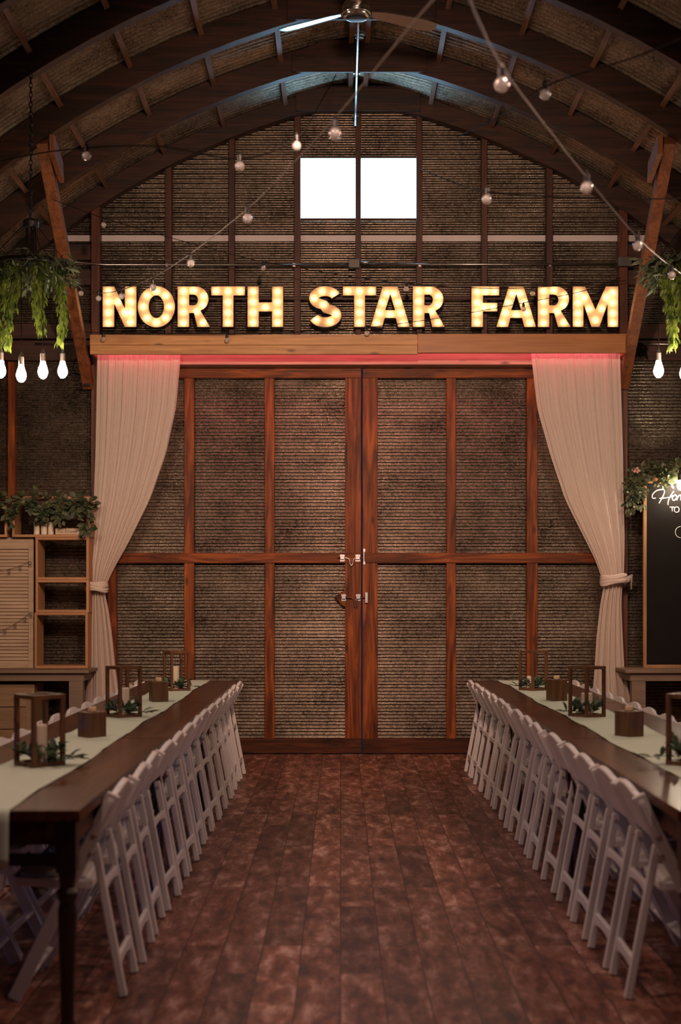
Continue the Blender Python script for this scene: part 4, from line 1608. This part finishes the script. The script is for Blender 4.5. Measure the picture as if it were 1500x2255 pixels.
BZ = .835
bn = thing('bench_table', (-3.2, 12.95, 0), 'grey brown bench table under the shutter and crates', 'bench')
T = Matrix.Translation((3.2, -12.95, 0))
xr_ = SX(195, 12.72)
MB().span((-4.3, 12.72, BZ - .028), (xr_, 13.40, BZ), T).build('tabletop', M_bench, bn, bevel=.003)
MB().span((-4.25, 12.76, BZ - .10), (xr_ - .05, 12.79, BZ - .028), T).build('apron', M_bench, bn, bevel=.002)
MB().span((xr_ - .08, 12.79, BZ - .10), (xr_ - .05, 13.36, BZ - .028), T).build('apron', M_bench, bn)
for x in (xr_ - .185, -4.2):
    for y in (12.765, 13.28):
        MB().span((x, y, 0), (x + .125, y + .09, BZ - .028), T).build('leg', M_bench, bn, bevel=.003)
# cabinet below
cbx = thing('cabinet', (-3.6, 13.05, 0), 'pale wooden drawer cabinet under the bench table', 'cabinet')
T = Matrix.Translation((3.6, -13.05, 0))
cr_ = SX(75, 12.83)
MB().span((-4.0, 12.84, .03), (cr_, 13.25, .70), T).build('body', M_cab, cbx, bevel=.003)
for z0, z1 in ((.50, .67), (.30, .47), (.06, .27)):
    dwr = MB().span((-3.98, 12.825, z0), (cr_ - .07, 12.842, z1), T).build('drawer', M_cab, cbx, bevel=.003)
    MB().lathe([(.004, 0), (.006, .012), (.012, .018), (.010, .026), (.002, .028)], 12, M=T @ Matrix.Translation((SX(35, 12.83), 12.826, (z0 + z1) / 2)) @ Matrix.Rotation(radians(90), 4, 'X')).build('knob', M_black, dwr)


def crate(px0, px1, py0, py1, d, dep, lab, t=.024):
    x0, x1, z0, z1 = SX(px0, d), SX(px1, d), SZ(py1, d), SZ(py0, d)
    root = thing('wooden_crate', ((x0 + x1) / 2, d + dep / 2, z0), lab, 'crate', 'open pine crates used as shelves')
    hx = (x1 - x0) / 2
    h = z1 - z0
    for s in (-1, 1):
        MB().span((s * hx - s * t, -dep / 2, 0), (s * hx, dep / 2, h)).build('side_board', M_crateZ, root, bevel=.002, seg=1)
    MB().span((-hx + t, -dep / 2, 0), (hx - t, dep / 2, t)).build('bottom_board', M_crate, root, bevel=.002, seg=1)
    MB().span((-hx + t, -dep / 2, h - t), (hx - t, dep / 2, h)).build('top_board', M_crate, root, bevel=.002, seg=1)
    return root


dcr = 13.02
zc0 = BZ
pz_ = HOR - (BZ - EYE) * F / dcr      # picture row of the bench top at the crates
crate(75.5, 193.5, 1349, pz_ - .3, dcr, .30, 'lowest and tallest open pine crate standing on the bench')
crate(78, 195.5, 1277, 1348.7, dcr, .30, 'low middle open pine crate in the stack of three')
crate(78, 195.5, 1183, 1276.7, dcr, .30, 'third open pine crate up, topping the stack of three')
crate(26, 198, 1093, 1182.7, dcr, .28, 'wide open pine crate lying on top, holding candles and a small sign')
crate(-110, 15.5, 1093, 1182.7, dcr, .28, 'open pine crate mostly out of view beside the wide candle crate')
# louvred shutter
sh = thing('louvre_shutter', (-3.2, 13.1, BZ), 'weathered cream louvred shutter standing beside the crates', 'shutter')
T = Matrix.Translation((3.2, -13.1, -BZ))
s0, s1, z0, z1 = SX(-150, 13.1), SX(74.5, 13.1), BZ, SZ(1184, 13.1)
MB().span((s1 - .045, 13.08, z0), (s1, 13.12, z1), T).build('stile', M_shut, sh, bevel=.002)
MB().span((s0, 13.08, z0), (s0 + .045, 13.12, z1), T).build('stile', M_shut, sh, bevel=.002)
MB().span((s0, 13.082, z1 - .105), (s1 - .045, 13.118, z1), T).build('top_rail', M_shut, sh, bevel=.002)
MB().span((s0, 13.082, z0), (s1 - .045, 13.118, z0 + .04), T).build('bottom_rail', M_shut, sh, bevel=.002)
sl = MB()
nz_ = 33
for i in range(nz_):
    zc_ = z0 + .055 + (z1 - .105 - z0 - .07) * i / (nz_ - 1)
    sl.box(((s0 + s1 - .045) / 2 + .022, 13.102, zc_), (s1 - s0 - .092, .006, .036), T, rot=(radians(-28), 0, 0))
sl.build('slats', M_shut, sh)
# clip strings on the shutter
for pts, clips, lab in (([(-60, 1268), (0, 1257), (22, 1253), (45, 1246), (66, 1236)], [(20, 1255), (44, 1247), (66, 1238)], 'upper string of small clips across the louvred shutter'),
                        ([(-60, 1400), (0, 1389), (15, 1384), (36, 1372), (56, 1358), (68, 1349)], [(11, 1386), (33, 1375), (55, 1361), (68, 1350)], 'lower string of small clips across the louvred shutter')):
    P = spline([W(px, py, 13.068) for px, py in pts], 4)
    rt = thing('clip_string', P[0], lab, 'clip string', 'strings of clips on the shutter')
    MB().tube([p - P[0] for p in P], .0022, 5).build('twine', M_twine, rt)
    for px, py in clips:
        q = W(px, py, 13.066) - P[0]
        m = MB()
        m.tube([q + Vector((-.011, 0, .004)), q + Vector((-.008, 0, -.046)), q + Vector((.008, 0, -.046)), q + Vector((.011, 0, .004)), q + Vector((-.011, 0, .004))], .0022, 5)
        m.tube([q + Vector((-.009, 0, -.022)), q + Vector((.009, 0, -.022))], .0022, 5)
        m.build('clip', M_twine, rt)
# candles and sign on the wide crate
zs = SZ(1182.7, dcr) + .0245
for px, w_, pt, lab in ((81, 13, 1154, 'shortest of three cream pillar candles in the wide crate'), (97, 13.5, 1150.5, 'middle one of three cream pillar candles in the wide crate'), (112, 13, 1150, 'cream pillar candle nearest the little sign in the wide crate')):
    d = 13.09
    candle(SX(px, d), d, zs, w_ / 2 * d / F, SZ(pt, d) - zs, lab, M_wax2, 'candles in the wide crate')


def strokes(mb, lines, ox, oz, sc, y, r, sub=5):
    for ln in lines:
        P = [Vector((ox + a * sc, y, oz + b * sc)) for a, b in ln]
        if len(P) > 2:
            P = spline(P, sub)
        mb.tube(P, r, 5)


def circ(cx, cy, rx, ry, a0=0, a1=360, n=10):
    return [(cx + rx * cos(radians(a0 + (a1 - a0) * i / n)), cy + ry * sin(radians(a0 + (a1 - a0) * i / n))) for i in range(n + 1)]


sgn = thing('small_sign', (SX(150, 13.05), 13.05, zs), 'small cream sign reading Now & Forever beside the candles', 'sign')
ws = 57 * 13.05 / F
hs_ = SZ(1163, 13.05) - zs
MB().span((-ws / 2, 0, 0), (ws / 2, .02, hs_)).build('board', M_signface, sgn, bevel=.001)
fm = MB()
for a, b in (((-ws / 2, -.003, 0), (ws / 2, .002, .004)), ((-ws / 2, -.003, hs_ - .004), (ws / 2, .002, hs_)), ((-ws / 2, -.003, 0), (-ws / 2 + .004, .002, hs_)), ((ws / 2 - .004, -.003, 0), (ws / 2, .002, hs_))):
    fm.span(a, b)
fm.build('frame', M_bframe, sgn)
tx = MB()
u = .030
yy = -.001
oz = .016
# Now, in script
strokes(tx, [[(-.2, .55), (-.05, .95), (.1, 1.0), (.12, .5), (.05, 0)], [(.05, 0), (.2, .7), (.32, 1.0)], [(.32, 1.0), (.42, .4), (.55, 0)], [(.55, 0), (.62, .6), (.8, 1.15)]], -ws / 2 + .022, oz, u, yy, .0011)
strokes(tx, [circ(1.0, .22, .16, .2), [(1.14, .35), (1.25, .3)], [(1.25, .4), (1.3, .02), (1.48, .35), (1.53, .02), (1.72, .4)]], -ws / 2 + .022, oz, u, yy, .0011)
# & Forever, in upright letters
gx = -ws / 2 + .092
k_ = .0300
strokes(tx, [[(.5, 0), (.08, .62), (.14, .8), (.28, .75), (.26, .6), (.02, .3), (.05, .05), (.25, 0), (.48, .32)]], gx, oz, k_, yy, .0013)
gx += .024
x_ = 0
for chh in 'Forever':
    if chh == 'F':
        strokes(tx, [[(.05, 0), (.05, .8)], [(0, .8), (.45, .8)], [(.05, .42), (.35, .42)], [(-.05, 0), (.16, 0)]], gx + x_, oz, k_, yy, .0015)
        x_ += .0165
    elif chh == 'o':
        strokes(tx, [circ(.2, .25, .19, .25)], gx + x_, oz, k_, yy, .0013)
        x_ += .0145
    elif chh == 'r':
        strokes(tx, [[(.05, 0), (.05, .5)], [(.05, .3), (.15, .46), (.27, .48)], [(-.02, 0), (.14, 0)]], gx + x_, oz, k_, yy, .0013)
        x_ += .0105
    elif chh == 'e':
        strokes(tx, [[(.03, .27), (.36, .27)], circ(.2, .25, .18, .25, 5, 315)], gx + x_, oz, k_, yy, .0013)
        x_ += .0135
    elif chh == 'v':
        strokes(tx, [[(0, .5), (.19, 0)], [(.19, 0), (.38, .5)]], gx + x_, oz, k_, yy, .0013)
        x_ += .0135
tx.build('lettering', M_ink, sgn)


# ------------------------------------------------------------------ garlands
def garland(path, lab, seed, mat, per=26, rad=.06, size=(.05, .085), wid=.6, drops=(), roses=(), name='leaf_garland'):
    r = random.Random(seed)
    P = spline([Vector(p) for p in path], 6)
    root = thing(name, P[0], lab, 'garland', 'leaf garlands on the end wall')
    base = P[0]
    st = MB().tube([p - base for p in P], .005, 6)
    lf = MB()

    def cloud(p, n, rr):
        for _ in range(n):
            a = Vector((r.gauss(0, 1), r.gauss(0, .6), r.gauss(0, 1)))
            q = p + a * rr * .55
            d = a.normalized() * .8 + Vector((r.uniform(-.4, .4), -.5, r.uniform(-.8, .3)))
            L = r.uniform(*size)
            lf.leaf(q - base, d, (r.uniform(-.6, .6), -1, r.uniform(-.2, .9)), L, L * wid, .2)
    for p in P[::2]:
        cloud(p, per // 3, rad)
    for (p0, L, n) in drops:
        p0 = Vector(p0)
        pts = [p0 + Vector((.015 * sin(i), -.01, -L * i / 6)) for i in range(7)]
        st.tube([q - base for q in pts], .003, 5)
        for q in pts:
            cloud(q, n, rad * .72)
    st.build('stem', M_stem, root)
    lf.build('leaves', mat, root, smooth=True)
    for q in roses:
        q = Vector(q)
        m = MB()
        for k in range(14):
            a = 2.4 * k
            rr = .008 + .0022 * k
            m.leaf(q - base + Vector((0, -.01, 0)), (cos(a) * rr * 20, -.5 + .03 * k, sin(a) * rr * 20), (cos(a) * -1, -.6, sin(a) * -1), .018 + .0018 * k, .024, -.3)
        m.build('rose', M_rose, root, smooth=True)
    return root


dg = 12.98
garland([W(-60, 1092, dg), W(20, 1100, dg), W(70, 1096, dg), W(120, 1100, dg), W(165, 1102, dg), W(200, 1106, dg)], 'eucalyptus garland draped over the top crates', 31, M_garl, 22, .05,
        drops=((W(22, 1105, dg), .17, 4), (W(95, 1108, dg), .13, 8), (W(134, 1108, dg), .12, 7), (W(165, 1110, dg), .06, 4), (W(193, 1110, dg), .24, 6), (W(68, 1102, dg), .05, 4)))

# ------------------------------------------------------------------ east chalkboard and bench
bn = thing('bench_table', (3.1, 12.95, 0), 'grey brown bench table under the chalkboard', 'bench')
T = Matrix.Translation((-3.1, -12.95, 0))
xl_ = SX(1378, 12.72)
MB().span((xl_, 12.72, BZ - .028), (4.4, 13.40, BZ), T).build('tabletop', M_bench, bn, bevel=.003)
MB().span((xl_ + .05, 12.76, BZ - .10), (4.35, 12.79, BZ - .028), T).build('apron', M_bench, bn, bevel=.002)
MB().span((xl_ + .05, 12.79, BZ - .10), (xl_ + .08, 13.36, BZ - .028), T).build('apron', M_bench, bn)
for x in (xl_ + .065, 4.2):
    for y in (12.765, 13.28):
        MB().span((x, y, 0), (x + .125, y + .09, BZ - .028), T).build('leg', M_bench, bn, bevel=.003)
dk = 13.1
x0, x1, z0, z1 = SX(1417, dk), SX(1640, dk), BZ, SZ(1045, dk)
cbd = thing('chalkboard', ((x0 + x1) / 2, dk, BZ), 'tall black chalkboard in a pine frame standing on the bench', 'chalkboard')
T = Matrix.Translation((-(x0 + x1) / 2, -dk, -BZ))
fwid = .030
MB().span((x0 + fwid, dk + .008, z0 + fwid), (x1 - fwid, dk + .022, z1 - .07), T).build('writing_surface', M_chalk, cbd)
for a, b in (((x0, dk - .006, z0), (x0 + fwid, dk + .03, z1)), ((x1 - fwid, dk - .006, z0), (x1, dk + .03, z1))):
    MB().span(a, b, T).build('frame_upright', M_bframe, cbd, bevel=.002, seg=1)
MB().span((x0 + fwid, dk - .006, z1 - .082), (x1 - fwid, dk + .03, z1), T).build('frame_top', M_bframe, cbd, bevel=.002, seg=1)
MB().span((x0 + fwid, dk - .006, z0), (x1 - fwid, dk + .03, z0 + fwid), T).build('frame_bottom', M_bframe, cbd, bevel=.002, seg=1)
tx = MB()


def pxs(lines, r, sub=6):
    for ln in lines:
        P = [W(px, py, dk + .006) for px, py in ln]
        if len(P) > 2:
            P = spline(P, sub)
        tx.tube([T @ p for p in P], r, 6)


# script H o n
pxs([[(1444, 1097), (1437, 1097), (1437, 1089), (1445, 1081), (1456, 1078), (1463, 1080), (1462, 1088), (1456, 1100), (1451, 1109)],
     [(1484, 1082), (1477, 1092), (1472, 1103), (1471, 1112)], [(1452, 1098), (1464, 1097), (1476, 1095), (1483, 1091)],
     [(1487, 1090), (1482, 1094), (1481, 1100), (1485, 1102), (1490, 1097), (1489, 1091), (1486, 1090)],
     [(1491, 1092), (1491, 1102)], [(1491, 1099), (1495, 1092), (1499, 1091), (1500, 1102)]], .0052)
pxs([[(1475, 1117), (1486, 1117)], [(1480.5, 1117), (1480.5, 1128)], circ(1490.5, 1122.5, 5.4, 6, 0, 360, 14)], .0042)
pxs([circ(1500, 1172, 12.5, 12.5, 80, 280, 16)], .0028)
tx.build('chalk_lettering', M_white, cbd, smooth=True)
dg = 13.02
garland([W(1394, 1120, dg), W(1396, 1090, dg), W(1398, 1062, dg), W(1408, 1042, dg), W(1424, 1030, dg), W(1445, 1034, dg), W(1462, 1042, dg), W(1480, 1036, dg), W(1500, 1020, dg), W(1540, 1026, dg), W(1600, 1034, dg)],
        'leafy garland with pink rose over the chalkboard corner', 33, M_garl, 34, .058, size=(.035, .065), wid=.62,
        drops=((W(1462, 1046, dg), .07, 8), (W(1474, 1046, dg), .06, 8), (W(1409, 1060, dg), .18, 8), (W(1392, 1060, dg), .10, 7)), roses=(W(1401, 1036, 12.95),))
# lamp clipped above the board
lm = thing('board_lamp', W(1499, 1040, 12.96), 'black lamp with a bright bulb in front of the chalkboard top', 'lamp')
MB().lathe([(.022, -.075), (.026, -.07), (.026, -.02), (.014, 0), (.01, .02)], 16).build('socket', M_black, lm)
MB().tube([(0, 0, .015), (0, .02, .04), (0, .07, .05), (0, .12, .01)], .008, 8).build('arm', M_black, lm, smooth=True)
MB().lathe([(.004, -.165), (.02, -.158), (.032, -.135), (.032, -.115), (.022, -.09), (.018, -.075)], 16).build('bulb', M_bulb_board, lm, smooth=True)
